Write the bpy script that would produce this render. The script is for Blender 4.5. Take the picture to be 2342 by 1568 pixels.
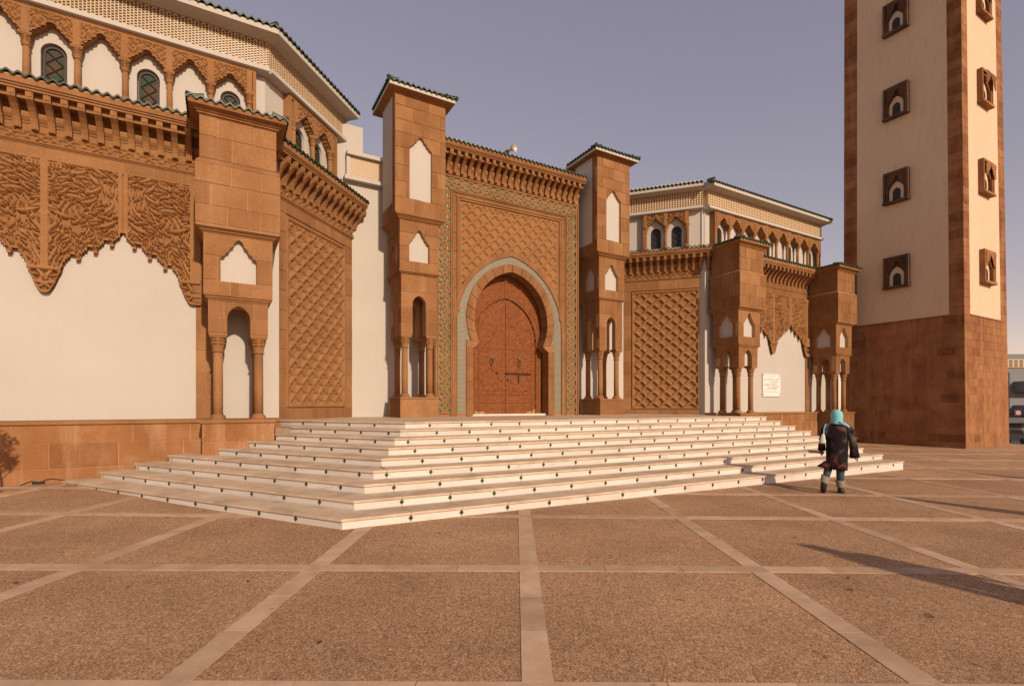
import bpy, math, random
import numpy as np
R = math.radians
rnd = random.Random(7)
for o in list(bpy.data.objects):
    bpy.data.objects.remove(o)
SC = bpy.context.scene
COL = SC.collection

# ------------------------------------------------------------------ camera
VIEW = R(29.9)
cd = bpy.data.cameras.new('camera')
cam = bpy.data.objects.new('camera', cd)
COL.objects.link(cam)
cam.location = (0, 0, 1.65)
cam.rotation_euler = (R(90), 0, -VIEW)
cd.sensor_width = 36
cd.lens = 1160 / 2342 * 36
cd.shift_y = 142 / 2342
cd.clip_start = 0.05
cd.clip_end = 3000
SC.camera = cam

# ------------------------------------------------------------------ light
SUN_TRAVEL = (-0.06, 1.0, -0.46)                     # x along the facade, y into the building
L = math.sqrt(sum(c * c for c in SUN_TRAVEL))
SUN_EL = math.asin(-SUN_TRAVEL[2] / L)
sd = bpy.data.lights.new('sun', 'SUN')
sd.energy = 4.0
sd.angle = R(1.5)
sd.color = (1.0, 0.80, 0.59)
sun = bpy.data.objects.new('sun', sd)
COL.objects.link(sun)
sun.rotation_euler = (R(90) - SUN_EL, 0, math.atan2(-SUN_TRAVEL[0], SUN_TRAVEL[1]))
sun.location = (0, -20, 20)
W = bpy.data.worlds.new('World')
SC.world = W
W.use_nodes = True
nt = W.node_tree
nt.nodes.clear()
sky = nt.nodes.new('ShaderNodeTexSky')
sky.sky_type = 'NISHITA'
sky.sun_disc = False
sky.sun_elevation = SUN_EL
sky.sun_rotation = math.atan2(-SUN_TRAVEL[0], -SUN_TRAVEL[1])
sky.air_density = 1.0
sky.dust_density = 0.25
sky.ozone_density = 1.0
tint = nt.nodes.new('ShaderNodeMix')
tint.data_type = 'RGBA'
tint.blend_type = 'MULTIPLY'
tint.inputs[0].default_value = 1.0
tint.inputs[7].default_value = (1.60, 0.97, 0.76, 1)
bg = nt.nodes.new('ShaderNodeBackground')
bg.inputs[1].default_value = 0.15
wo = nt.nodes.new('ShaderNodeOutputWorld')
nt.links.new(sky.outputs[0], tint.inputs[6])
haze = nt.nodes.new('ShaderNodeMix')                 # dusty air: the whole sky is veiled by an even pale grey
haze.data_type = 'RGBA'
haze.inputs[0].default_value = 0.45
haze.inputs[7].default_value = (1.62, 1.50, 1.86, 1)
nt.links.new(tint.outputs[2], haze.inputs[6])
nt.links.new(haze.outputs[2], bg.inputs[0])
nt.links.new(bg.outputs[0], wo.inputs[0])
SC.view_settings.view_transform = 'Standard'
SC.view_settings.look = 'None'
SC.view_settings.exposure = 0.16
SC.view_settings.gamma = 1.0
SC.view_settings.use_curve_mapping = False

# ------------------------------------------------------------------ materials
def ramp(n, stops):
    cr = n.color_ramp
    while len(cr.elements) > 2:
        cr.elements.remove(cr.elements[-1])
    for i, (p, c) in enumerate(stops):
        e = cr.elements[i] if i < 2 else cr.elements.new(p)
        e.position = p
        e.color = (*c, 1) if len(c) == 3 else c

class MatB:
    def __init__(self, name, rough=0.85, spec=0.3):
        self.m = bpy.data.materials.new(name)
        self.m.use_nodes = True
        self.t = self.m.node_tree
        self.b = self.t.nodes['Principled BSDF']
        self.b.inputs['Roughness'].default_value = rough
        self.b.inputs['Specular IOR Level'].default_value = spec
        self.geo = self.t.nodes.new('ShaderNodeNewGeometry')
        self.pos = self.geo.outputs['Position']
    def n(self, ty, **kw):
        x = self.t.nodes.new(ty)
        for k, v in kw.items():
            setattr(x, k, v)
        return x
    def l(self, a, b):
        self.t.links.new(a, b)
    def mapv(self, scale):
        mp = self.n('ShaderNodeMapping')
        mp.inputs['Scale'].default_value = scale
        self.l(self.pos, mp.inputs[0])
        return mp.outputs[0]
    def noise(self, scale, detail=4, rough=0.55, vec=None):
        x = self.n('ShaderNodeTexNoise')
        x.inputs['Scale'].default_value = scale
        x.inputs['Detail'].default_value = detail
        x.inputs['Roughness'].default_value = rough
        self.l(vec or self.pos, x.inputs['Vector'])
        return x.outputs[0]
    def ramp(self, fac, stops):
        x = self.n('ShaderNodeValToRGB')
        ramp(x, stops)
        self.l(fac, x.inputs[0])
        return x.outputs[0]
    def mix(self, a, b, fac, mode='MIX'):
        x = self.n('ShaderNodeMix', data_type='RGBA', blend_type=mode)
        for s, v in ((0, fac), (6, a), (7, b)):
            if hasattr(v, 'is_linked'):
                self.l(v, x.inputs[s])
            else:
                x.inputs[s].default_value = v if s == 0 else (*v, 1)
        return x.outputs[2]
    def bump(self, h, strength=0.4, dist=0.02):
        x = self.n('ShaderNodeBump')
        x.inputs['Strength'].default_value = strength
        x.inputs['Distance'].default_value = dist
        self.l(h, x.inputs['Height'])
        self.l(x.outputs[0], self.b.inputs['Normal'])
    def col(self, c):
        if hasattr(c, 'is_linked'):
            self.l(c, self.b.inputs['Base Color'])
        else:
            self.b.inputs['Base Color'].default_value = (*c, 1)

def stone_mat(name, c0, c1, c2, streak=0.25, rand=0.5):
    m = MatB(name, 0.9, 0.15)
    oi = m.n('ShaderNodeObjectInfo')
    big = m.noise(1.3, 5, 0.6)
    fine = m.noise(38, 3, 0.6)
    base = m.ramp(big, [(0.3, c0), (0.55, c1), (0.75, c2)])
    tone = m.ramp(oi.outputs['Random'], [(0.0, (1 - rand * .55, 1 - rand * .62, 1 - rand * .66)), (0.5, (1, 1, 1)), (1.0, (1 + rand * .22, 1 + rand * .3, 1 + rand * .42))])
    c = m.mix(base, tone, 1.0, 'MULTIPLY')
    st = m.noise(1.0, 4, 0.6, m.mapv((3.2, 3.2, 0.35)))
    stf = m.ramp(st, [(0.50, (0, 0, 0)), (0.70, (1, 1, 1))])
    f2 = m.n('ShaderNodeMath', operation='MULTIPLY')
    m.l(stf, f2.inputs[0])
    f2.inputs[1].default_value = streak
    c = m.mix(c, (c2[0] * 1.15, c2[1] * 1.25, c2[2] * 1.4), f2.outputs[0])
    g = m.ramp(fine, [(0.35, (0.84, 0.82, 0.80)), (0.65, (1.08, 1.08, 1.08))])
    c = m.mix(c, g, 1.0, 'MULTIPLY')
    m.col(c)
    m.bump(fine, 0.25, 0.01)
    return m.m

M = {}
M['stone'] = stone_mat('sandstone', (0.225, 0.106, 0.043), (0.275, 0.136, 0.057), (0.31, 0.165, 0.075), 0.35, 0.32)
M['carved'] = stone_mat('carved_sandstone', (0.245, 0.118, 0.047), (0.28, 0.140, 0.058), (0.31, 0.162, 0.072), 0.12, 0.0)
M['mortar'] = stone_mat('mortar_joint', (0.36, 0.205, 0.100), (0.40, 0.23, 0.115), (0.44, 0.265, 0.14), 0.2, 0.0)
M['dark_stone'] = stone_mat('minaret_sandstone', (0.19, 0.080, 0.036), (0.27, 0.122, 0.052), (0.33, 0.162, 0.075), 0.55, 0.55)

def plaster(name, c, stain, amt):
    m = MatB(name, 0.92, 0.1)
    n1 = m.noise(0.55, 5, 0.6)
    n2 = m.noise(2.2, 6, 0.68, m.mapv((2.6, 2.6, 0.5)))
    f = m.ramp(n2, [(0.52, (0, 0, 0)), (0.80, (amt, amt, amt))])
    c1 = m.mix(tuple(x * 0.90 for x in c), tuple(x * 1.06 for x in c), n1)
    m.col(m.mix(c1, stain, f))
    m.bump(m.noise(24, 3), 0.12, 0.006)
    return m.m
M['plaster'] = plaster('white_plaster', (0.455, 0.425, 0.385), (0.40, 0.355, 0.27), 0.32)
M['plaster_m'] = plaster('minaret_plaster', (0.585, 0.455, 0.32), (0.38, 0.27, 0.165), 0.5)

m = MatB('green_roof_tile', 0.42, 0.22)
oi = m.n('ShaderNodeObjectInfo')
n = m.noise(22, 3)
c = m.mix((0.016, 0.040, 0.022), (0.06, 0.075, 0.04), m.ramp(n, [(0.42, (0, 0, 0)), (0.7, (1, 1, 1))]))
m.col(m.mix(c, m.ramp(oi.outputs['Random'], [(0, (0.6, 0.6, 0.6)), (1, (1.4, 1.35, 1.2))]), 1.0, 'MULTIPLY'))
M['tile'] = m.m

m = MatB('white_marble', 0.55, 0.35)
v1 = m.noise(2.5, 8, 0.68, m.mapv((1, 1, 3.0)))
oi = m.n('ShaderNodeObjectInfo')
c = m.ramp(v1, [(0.28, (0.43, 0.385, 0.33)), (0.42, (0.575, 0.53, 0.485)), (0.7, (0.62, 0.58, 0.54))])
c = m.mix(c, m.ramp(oi.outputs['Random'], [(0, (0.87, 0.85, 0.82)), (1, (1.02, 1.02, 1.02))]), 1.0, 'MULTIPLY')
d2 = m.ramp(m.noise(9, 6, 0.7), [(0.58, (0, 0, 0)), (0.85, (0.3, 0.3, 0.3))])
m.col(m.mix(c, (0.42, 0.30, 0.21), d2))
m.bump(m.noise(30, 3), 0.06, 0.004)
M['marble'] = m.m
m = MatB('brown_marble_tread', 0.6, 0.3)
v1 = m.noise(1.6, 8, 0.68)
c = m.ramp(v1, [(0.32, (0.36, 0.265, 0.175)), (0.52, (0.52, 0.395, 0.275)), (0.72, (0.62, 0.485, 0.35))])  # treads coloured darker and browner than the riser marble
m.col(c)
m.bump(m.noise(40, 3), 0.08, 0.004)
M['tread'] = m.m

def flat(name, c, rough=0.7, spec=0.3, metal=0.0, var=0.15, sc=12):
    m = MatB(name, rough, spec)
    m.b.inputs['Metallic'].default_value = metal
    n = m.noise(sc, 4)
    m.col(m.mix(tuple(x * (1 - var) for x in c), tuple(min(1, x * (1 + var)) for x in c), n))
    m.bump(n, 0.1, 0.005)
    return m.m
M['green_inlay'] = flat('dark_green_inlay', (0.022, 0.045, 0.014), 0.3, 0.5)
M['seam'] = flat('dark_joint', (0.27, 0.19, 0.13), 0.9)
M['wood'] = flat('carved_cedar', (0.180, 0.056, 0.0135), 0.6, 0.2, 0, 0.5, 7)
M['iron'] = flat('dark_iron', (0.05, 0.035, 0.025), 0.5, 0.5, 0.6)
M['bronze'] = flat('old_bronze', (0.20, 0.14, 0.07), 0.4, 0.5, 0.8)
M['brass'] = flat('brass', (0.34, 0.20, 0.06), 0.5, 0.3, 0.3)
M['frame'] = flat('dark_window_frame', (0.035, 0.025, 0.018), 0.6)
M['glass_dark'] = flat('dark_glass', (0.03, 0.032, 0.034), 0.35, 0.2)
M['glass_green'] = flat('green_glass', (0.035, 0.058, 0.036), 0.6, 0.08, 0, .3, 30)
M['glass_mauve'] = flat('mauve_glass', (0.062, 0.046, 0.048), 0.6, 0.08, 0, .3, 30)
M['glass_amber'] = flat('amber_glass', (0.085, 0.048, 0.028), 0.6, 0.08, 0, .3, 30)
M['grey_metal'] = flat('grey_horn_metal', (0.42, 0.38, 0.32), 0.45, 0.5, 0.2)
M['paper'] = flat('pale_marble_plaque', (0.72, 0.70, 0.68), 0.4, 0.4, 0, .04)
M['plaque_edge'] = flat('plaque_edge', (0.50, 0.46, 0.42), 0.6)
M['ink'] = flat('dark_lettering', (0.10, 0.09, 0.085), 0.7)
M['street'] = flat('street_asphalt', (0.05, 0.045, 0.042), 0.9, .2)
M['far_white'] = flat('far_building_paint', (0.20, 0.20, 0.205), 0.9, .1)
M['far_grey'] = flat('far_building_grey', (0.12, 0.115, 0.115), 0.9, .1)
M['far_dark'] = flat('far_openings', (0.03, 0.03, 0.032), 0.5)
M['weathered_shade'] = stone_mat('weathered_shaded_stone', (0.075, 0.045, 0.03), (0.115, 0.065, 0.04), (0.16, 0.095, 0.06), 0.1, 0.1)  # weathered stone, with the minaret's left-face shade put into its colour
M['plinth'] = stone_mat('rain_streaked_sandstone', (0.22, 0.098, 0.038), (0.265, 0.122, 0.050), (0.33, 0.18, 0.09), 0.8, 0.3)
M['red'] = flat('red_sign', (0.12, 0.02, 0.022), 0.5)
M['white'] = flat('white_paint', (0.45, 0.45, 0.44), 0.5, .3, 0, .03)
M['rubber'] = flat('black_rubber', (0.02, 0.02, 0.02), 0.8)
M['car'] = flat('grey_car_paint', (0.10, 0.10, 0.11), 0.3, .5)
M['leaf'] = flat('dark_leaves', (0.045, 0.075, 0.02), 0.6, .3, 0, .4, 9)
M['dryleaf'] = flat('yellow_green_leaves', (0.22, 0.17, 0.05), 0.7, .2, 0, .4, 9)
M['bark'] = flat('bark', (0.14, 0.09, 0.05), 0.9)
M['clay'] = flat('clay_pot', (0.16, 0.07, 0.04), 0.8)

# small zellige mosaic of the arch
def mosaic(name, axis_x, sx, sz):
    m = MatB(name, 0.35, 0.5)
    sep = m.n('ShaderNodeSeparateXYZ')
    m.l(m.pos, sep.inputs[0])
    cmb = m.n('ShaderNodeCombineXYZ')
    m.l(sep.outputs[0], cmb.inputs[0])
    m.l(sep.outputs[2], cmb.inputs[1])
    br = m.n('ShaderNodeTexBrick')
    br.offset = 0.0
    br.inputs['Scale'].default_value = 1.0
    br.inputs['Brick Width'].default_value = sx
    br.inputs['Row Height'].default_value = sz
    br.inputs['Mortar Size'].default_value = 0.0085
    br.inputs['Color1'].default_value = (0.40, 0.33, 0.23, 1)
    br.inputs['Color2'].default_value = (0.36, 0.30, 0.21, 1)
    br.inputs['Mortar'].default_value = (0.050, 0.056, 0.034, 1)
    m.l(cmb.outputs[0], br.inputs['Vector'])
    m.col(br.outputs[0])
    m.bump(br.outputs[1], -0.3, 0.006)
    return m.m
M['mosaic'] = mosaic('small_zellige', True, 0.044, 0.044)
m = MatB('green_zellige', 0.3, 0.5)
v = m.n('ShaderNodeTexVoronoi')
v.inputs['Scale'].default_value = 26
m.l(m.pos, v.inputs['Vector'])
c = m.ramp(v.outputs['Color'], [(0.2, (0.030, 0.062, 0.030)), (0.55, (0.060, 0.105, 0.055)), (0.85, (0.15, 0.165, 0.095))])
m.col(c)
m.bump(v.outputs['Distance'], 0.3, 0.01)
M['green_zellige'] = m.m
# coloured little tiles behind the lattice
m = MatB('lattice_tile', 0.3, 0.5)
m.col(m.ramp(m.geo.outputs['Random Per Island'], [(0.05, (0.07, 0.03, 0.015)), (0.3, (0.09, 0.085, 0.05)), (0.55, (0.075, 0.11, 0.065)), (0.78, (0.20, 0.18, 0.12)), (0.93, (0.05, 0.022, 0.012))]))
M['lattice_tile'] = m.m
M['lattice'] = flat('lattice_mortar', (0.52, 0.38, 0.24), 0.8, .2)
M['lattice_dark'] = flat('lattice_hole', (0.075, 0.035, 0.015), 0.8, .2)

# exposed aggregate paving
m = MatB('aggregate_paving', 0.9, 0.15)
oi = m.n('ShaderNodeObjectInfo')
v = m.n('ShaderNodeTexVoronoi')
v.inputs['Scale'].default_value = 120
m.l(m.pos, v.inputs['Vector'])
pc = m.ramp(v.outputs['Color'], [(0.05, (0.15, 0.075, 0.038)), (0.30, (0.34, 0.195, 0.105)), (0.62, (0.445, 0.268, 0.155)), (0.93, (0.66, 0.45, 0.285))])
v2 = m.n('ShaderNodeTexVoronoi')
v2.inputs['Scale'].default_value = 52
m.l(m.pos, v2.inputs['Vector'])
pc2 = m.ramp(v2.outputs['Color'], [(0.15, (0.74, 0.71, 0.69)), (0.5, (1, 1, 1)), (0.9, (1.2, 1.19, 1.17))])
c = m.mix(pc, pc2, 0.8, 'MULTIPLY')
c = m.mix(c, m.ramp(m.noise(0.55, 6, 0.66), [(0.32, (0.78, 0.76, 0.74)), (0.68, (1.13, 1.12, 1.1))]), 1.0, 'MULTIPLY')
c = m.mix(c, m.ramp(oi.outputs['Random'], [(0, (0.90, 0.89, 0.88)), (1, (1.08, 1.08, 1.08))]), 1.0, 'MULTIPLY')
sp = m.ramp(m.noise(3.4, 2), [(0.735, (0, 0, 0)), (0.76, (0.65, 0.65, 0.65))])
m.col(m.mix(c, (0.10, 0.05, 0.035), sp))
m.bump(v.outputs['Distance'], 0.4, 0.012)
M['aggregate'] = m.m
m = MatB('paving_band_stone', 0.8, 0.2)
oi = m.n('ShaderNodeObjectInfo')
c = m.ramp(m.noise(3.2, 7, 0.65), [(0.3, (0.40, 0.26, 0.165)), (0.55, (0.52, 0.35, 0.232)), (0.75, (0.58, 0.41, 0.28))])
c = m.mix(c, m.ramp(oi.outputs['Random'], [(0, (0.80, 0.79, 0.77)), (1, (1.06, 1.06, 1.06))]), 1.0, 'MULTIPLY')
sp = m.ramp(m.noise(7, 2), [(0.70, (0, 0, 0)), (0.74, (0.65, 0.65, 0.65))])
m.col(m.mix(c, (0.16, 0.09, 0.065), sp))
m.bump(m.noise(35, 4), 0.15, 0.006)
M['band'] = m.m

# clothing
m = MatB('dark_print_cloth', 0.9, 0.1)
n1 = m.noise(5.5, 4, 0.65)
c = m.mix((0.014, 0.010, 0.010), (0.10, 0.085, 0.085), m.ramp(n1, [(0.50, (0, 0, 0)), (0.72, (1, 1, 1))]))
n2 = m.noise(3.1, 3, 0.6)
m.col(m.mix(c, (0.22, 0.07, 0.055), m.ramp(n2, [(0.60, (0, 0, 0)), (0.74, (0.8, 0.8, 0.8))])))
M['coat'] = m.m
M['turq'] = flat('turquoise_scarf', (0.19, 0.47, 0.53), 0.85, .15, 0, .12, 8)
M['denim'] = flat('blue_denim', (0.045, 0.075, 0.095), 0.9, .1)
M['suede'] = flat('beige_cuff', (0.23, 0.19, 0.135), 0.9, .1)
M['boot'] = flat('black_boot', (0.016, 0.014, 0.013), 0.5, .4)
M['skin'] = flat('skin', (0.36, 0.17, 0.09), 0.6, .3, 0, .06)
M['bag'] = flat('pale_bag', (0.52, 0.55, 0.50), 0.5, .3)
M['folder'] = flat('brown_folder', (0.14, 0.06, 0.035), 0.6)

# ------------------------------------------------------------------ mesh helpers
def link(o, parent=None):
    COL.objects.link(o)
    if parent is not None:
        o.parent = parent
    return o

class MB:
    """collects shapes, then links them as one mesh"""
    def __init__(self):
        self.v, self.f, self.mi = [], [], []
    def add(self, vs, fs, mi=0):
        o = len(self.v)
        self.v.extend(vs)
        for f in fs:
            self.f.append(tuple(i + o for i in f))
            self.mi.append(mi)
    def mesh(self, name, mats, smooth=False):
        me = bpy.data.meshes.new(name)
        me.from_pydata([tuple(map(float, p)) for p in self.v], [], self.f)
        if not isinstance(mats, (list, tuple)):
            mats = [mats]
        for mm in mats:
            me.materials.append(mm)
        if len(mats) > 1:
            me.polygons.foreach_set('material_index', self.mi)
        if smooth:
            me.polygons.foreach_set('use_smooth', [True] * len(me.polygons))
        me.update()
        return me
    def obj(self, name, mats, parent=None, smooth=False):
        return link(bpy.data.objects.new(name, self.mesh(name, mats, smooth)), parent)

def tag(o, label=None, cat=None, group=None, kind=None):
    if label: o['label'] = label
    if cat: o['category'] = cat
    if group: o['group'] = group
    if kind: o['kind'] = kind
    return o

def thing(name, label, cat, loc=(0, 0, 0), group=None):
    o = bpy.data.objects.new(name, None)
    o.empty_display_size = 0.2
    o.location = loc
    COL.objects.link(o)
    return tag(o, label, cat, group)

def part(name, me, parent):
    return link(bpy.data.objects.new(name, me), parent)

class Fr:
    """a vertical plane: u along it, outward normal n, z up"""
    def __init__(self, o, ang):
        a = R(ang)
        self.o, self.ang = o, ang
        self.U = (math.cos(a), math.sin(a))
        self.N = (math.sin(a), -math.cos(a))
    def p(self, u, z, out=0.0):
        return (self.o[0] + u * self.U[0] + out * self.N[0], self.o[1] + u * self.U[1] + out * self.N[1], z)
    def rot(self):
        return R(self.ang)

def prism(mb, fr, poly, o0, o1, mi=0, back=False):
    n = len(poly)
    vs = [fr.p(u, z, o1) for u, z in poly] + [fr.p(u, z, o0) for u, z in poly]
    fs = [tuple(range(n))]
    if back:
        fs.append(tuple(range(2 * n - 1, n - 1, -1)))
    for i in range(n):
        j = (i + 1) % n
        fs.append((i, n + i, n + j, j))
    mb.add(vs, fs, mi)

def rect(u0, u1, z0, z1):
    return [(u0, z0), (u1, z0), (u1, z1), (u0, z1)]

def slab(mb, fr, u0, u1, z0, z1, o0, o1, mi=0):
    prism(mb, fr, rect(u0, u1, z0, z1), o0, o1, mi, True)

def box(mb, x0, x1, y0, y1, z0, z1, mi=0):
    vs = [(x0, y0, z0), (x1, y0, z0), (x1, y1, z0), (x0, y1, z0), (x0, y0, z1), (x1, y0, z1), (x1, y1, z1), (x0, y1, z1)]
    mb.add(vs, [(0, 3, 2, 1), (4, 5, 6, 7), (0, 1, 5, 4), (1, 2, 6, 5), (2, 3, 7, 6), (3, 0, 4, 7)], mi)

def sweep(mb, fr, prof, u0, u1, mi=0):
    """profile of (out, z) pushed along u"""
    n = len(prof)
    vs = [fr.p(u0, z, o) for o, z in prof] + [fr.p(u1, z, o) for o, z in prof]
    fs = [(i, n + i, n + (i + 1) % n, (i + 1) % n) for i in range(n)]
    fs.append(tuple(range(n)))
    fs.append(tuple(range(2 * n - 1, n - 1, -1)))
    mb.add(vs, fs, mi)

def ring(mb, prof, x0, x1, y0, y1, mi=0):
    """moulding round a rectangle: profile of (out, z) from the bottom up"""
    vs = []
    for o, z in prof:
        vs += [(x0 - o, y0 - o, z), (x1 + o, y0 - o, z), (x1 + o, y1 + o, z), (x0 - o, y1 + o, z)]
    fs = [(3, 2, 1, 0)]
    for k in range(len(prof) - 1):
        for i in range(4):
            j = (i + 1) % 4
            fs.append((4 * k + i, 4 * k + j, 4 * k + 4 + j, 4 * k + 4 + i))
    q = 4 * (len(prof) - 1)
    fs.append((q, q + 1, q + 2, q + 3))
    mb.add(vs, fs, mi)

def lathe(mb, prof, n=14, c=(0, 0, 0), mi=0, wob=0.0, k=8):
    vs, fs = [], []
    for j, (r, z) in enumerate(prof):
        for i in range(n):
            a = 2 * math.pi * i / n
            rr = r * (1 + (wob * math.cos(k * a + j * math.pi) if wob else 0))
            vs.append((c[0] + rr * math.cos(a), c[1] + rr * math.sin(a), c[2] + z))
    for j in range(len(prof) - 1):
        for i in range(n):
            i2 = (i + 1) % n
            fs.append((j * n + i, j * n + i2, (j + 1) * n + i2, (j + 1) * n + i))
    fs.append(tuple(range(n - 1, -1, -1)))
    q = (len(prof) - 1) * n
    fs.append(tuple(range(q, q + n)))
    mb.add(vs, fs, mi)

def tube(mb, pts, r, n=6, mi=0):
    P = [np.array(p, float) for p in pts]
    vs, fs = [], []
    for i, p in enumerate(P):
        t = P[min(i + 1, len(P) - 1)] - P[max(i - 1, 0)]
        t /= np.linalg.norm(t) + 1e-9
        a = np.cross(t, (0, 0, 1.0))
        if np.linalg.norm(a) < 1e-3:
            a = np.cross(t, (1.0, 0, 0))
        a /= np.linalg.norm(a)
        b = np.cross(t, a)
        rr = r[i] if isinstance(r, (list, tuple)) else r
        for k in range(n):
            w = 2 * math.pi * k / n
            vs.append(tuple(p + rr * (math.cos(w) * a + math.sin(w) * b)))
    for i in range(len(P) - 1):
        for k in range(n):
            k2 = (k + 1) % n
            fs.append((i * n + k, i * n + k2, (i + 1) * n + k2, (i + 1) * n + k))
    fs.append(tuple(range(n - 1, -1, -1)))
    q = (len(P) - 1) * n
    fs.append(tuple(range(q, q + n)))
    mb.add(vs, fs, mi)

def clip_half(poly, ax, val, keep_less):
    out = []
    n = len(poly)
    for i in range(n):
        a, b = poly[i], poly[(i + 1) % n]
        ia = a[ax] <= val + 1e-9 if keep_less else a[ax] >= val - 1e-9
        ib = b[ax] <= val + 1e-9 if keep_less else b[ax] >= val - 1e-9
        if ia:
            out.append(a)
        if ia != ib:
            t = (val - a[ax]) / (b[ax] - a[ax])
            out.append((a[0] + t * (b[0] - a[0]), a[1] + t * (b[1] - a[1])))
    return out

def clip_rect(poly, u0, u1, z0, z1):
    for ax, val, less in ((0, u1, True), (0, u0, False), (1, z1, True), (1, z0, False)):
        poly = clip_half(poly, ax, val, less)
        if len(poly) < 3:
            return []
    res = []
    for p in poly:
        if not res or abs(p[0] - res[-1][0]) + abs(p[1] - res[-1][1]) > 1e-4:
            res.append(p)
    if len(res) > 1 and abs(res[0][0] - res[-1][0]) + abs(res[0][1] - res[-1][1]) < 1e-4:
        res.pop()
    return res if len(res) >= 3 else []

def area(poly):
    return 0.5 * sum(poly[i][0] * poly[(i + 1) % len(poly)][1] - poly[(i + 1) % len(poly)][0] * poly[i][1] for i in range(len(poly)))

# pieces of masonry and roof tiles are collected first: the largest ones in view become parts
PIECES = {}
def masonry(key, parent, fr, polys, zs, length, thick=0.014, gap=0.016, out=0.0, seed=0, splits=(), mat=None):
    """lay blocks over each polygon: courses at heights zs, blocks about `length` long"""
    rr = random.Random(seed)
    for poly in polys:
        us = [p[0] for p in poly]
        ua, ub = min(us), max(us)
        for ci in range(len(zs) - 1):
            z0, z1 = zs[ci] + gap / 2, zs[ci + 1] - gap / 2
            cuts = [ua - 1]
            u = ua + (length * (0.5 if ci % 2 else 1.0)) * rr.uniform(0.8, 1.1)
            while u < ub - 0.22 * length:
                cuts.append(u)
                u += length * rr.uniform(0.78, 1.22)
            cuts.append(ub + 1)
            for s in splits:
                cuts = sorted(cuts + [s])
            for a, b in zip(cuts[:-1], cuts[1:]):
                q = clip_rect(poly, max(a, ua - 1) + gap / 2, b - gap / 2, z0, z1)
                if len(q) < 3 or abs(area(q)) < 0.004:
                    continue
                mb = MB()
                t = thick + rr.uniform(-0.002, 0.003)
                prism(mb, fr, q, out - 0.002, out + t)
                cu = sum(p[0] for p in q) / len(q)
                c = fr.p(cu, z0, 0)
                dist = math.hypot(c[0], c[1])
                PIECES.setdefault(key, []).append((abs(area(q)) / dist ** 2, mb, parent, mat))

def finish_pieces(key, name, root, mat, limit=296, stuff_name=None):
    L_ = sorted(PIECES.get(key, []), key=lambda t: -t[0])
    for s, mb, par, mt in L_[:limit]:
        mb.obj(name, mt or mat, par)
    if len(L_) > limit:
        big = MB()
        for s, mb, par, mt in L_[limit:]:
            big.add(mb.v, mb.f)
        tag(big.obj(stuff_name or name + '_rest', mat, root), kind='stuff')

def relief(name, fr, u0, u1, z0, z1, H, out0, amp, mats, parent, mask=None, low=None, smooth=False):
    """carved surface: height array H[nz, nu] in 0..1"""
    nz, nu = H.shape
    uu = np.linspace(u0, u1, nu)
    zz = np.linspace(z0, z1, nz)
    Ug, Zg = np.meshgrid(uu, zz)
    o = out0 + amp * H
    X = fr.o[0] + Ug * fr.U[0] + o * fr.N[0]
    Y = fr.o[1] + Ug * fr.U[1] + o * fr.N[1]
    V = np.stack([X, Y, Zg], -1).reshape(-1, 3)
    idx = np.arange(nz * nu).reshape(nz, nu)
    F = np.stack([idx[:-1, :-1], idx[:-1, 1:], idx[1:, 1:], idx[1:, :-1]], -1)
    keep = np.ones(F.shape[:2], bool)
    if mask is not None:
        keep = mask[:-1, :-1] & mask[:-1, 1:] & mask[1:, 1:] & mask[1:, :-1]
    Fk = F[keep]
    used = np.unique(Fk)
    rm = np.zeros(nz * nu, int)
    rm[used] = np.arange(len(used))
    V = V[used]
    Fk = rm[Fk]
    me = bpy.data.meshes.new(name)
    me.vertices.add(len(V))
    me.vertices.foreach_set('co', V.astype(np.float32).ravel())
    me.loops.add(len(Fk) * 4)
    me.loops.foreach_set('vertex_index', Fk.astype(np.int32).ravel())
    me.polygons.add(len(Fk))
    me.polygons.foreach_set('loop_start', np.arange(0, len(Fk) * 4, 4, dtype=np.int32))
    me.polygons.foreach_set('loop_total', np.full(len(Fk), 4, np.int32))
    for mm in (mats if isinstance(mats, (list, tuple)) else [mats]):
        me.materials.append(mm)
    if low is not None:
        Hc = 0.25 * (H[:-1, :-1] + H[:-1, 1:] + H[1:, 1:] + H[1:, :-1])
        me.polygons.foreach_set('material_index', (Hc[keep] < low).astype(np.int32))
    me.update()
    me.validate()
    return link(bpy.data.objects.new(name, me), parent)

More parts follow.
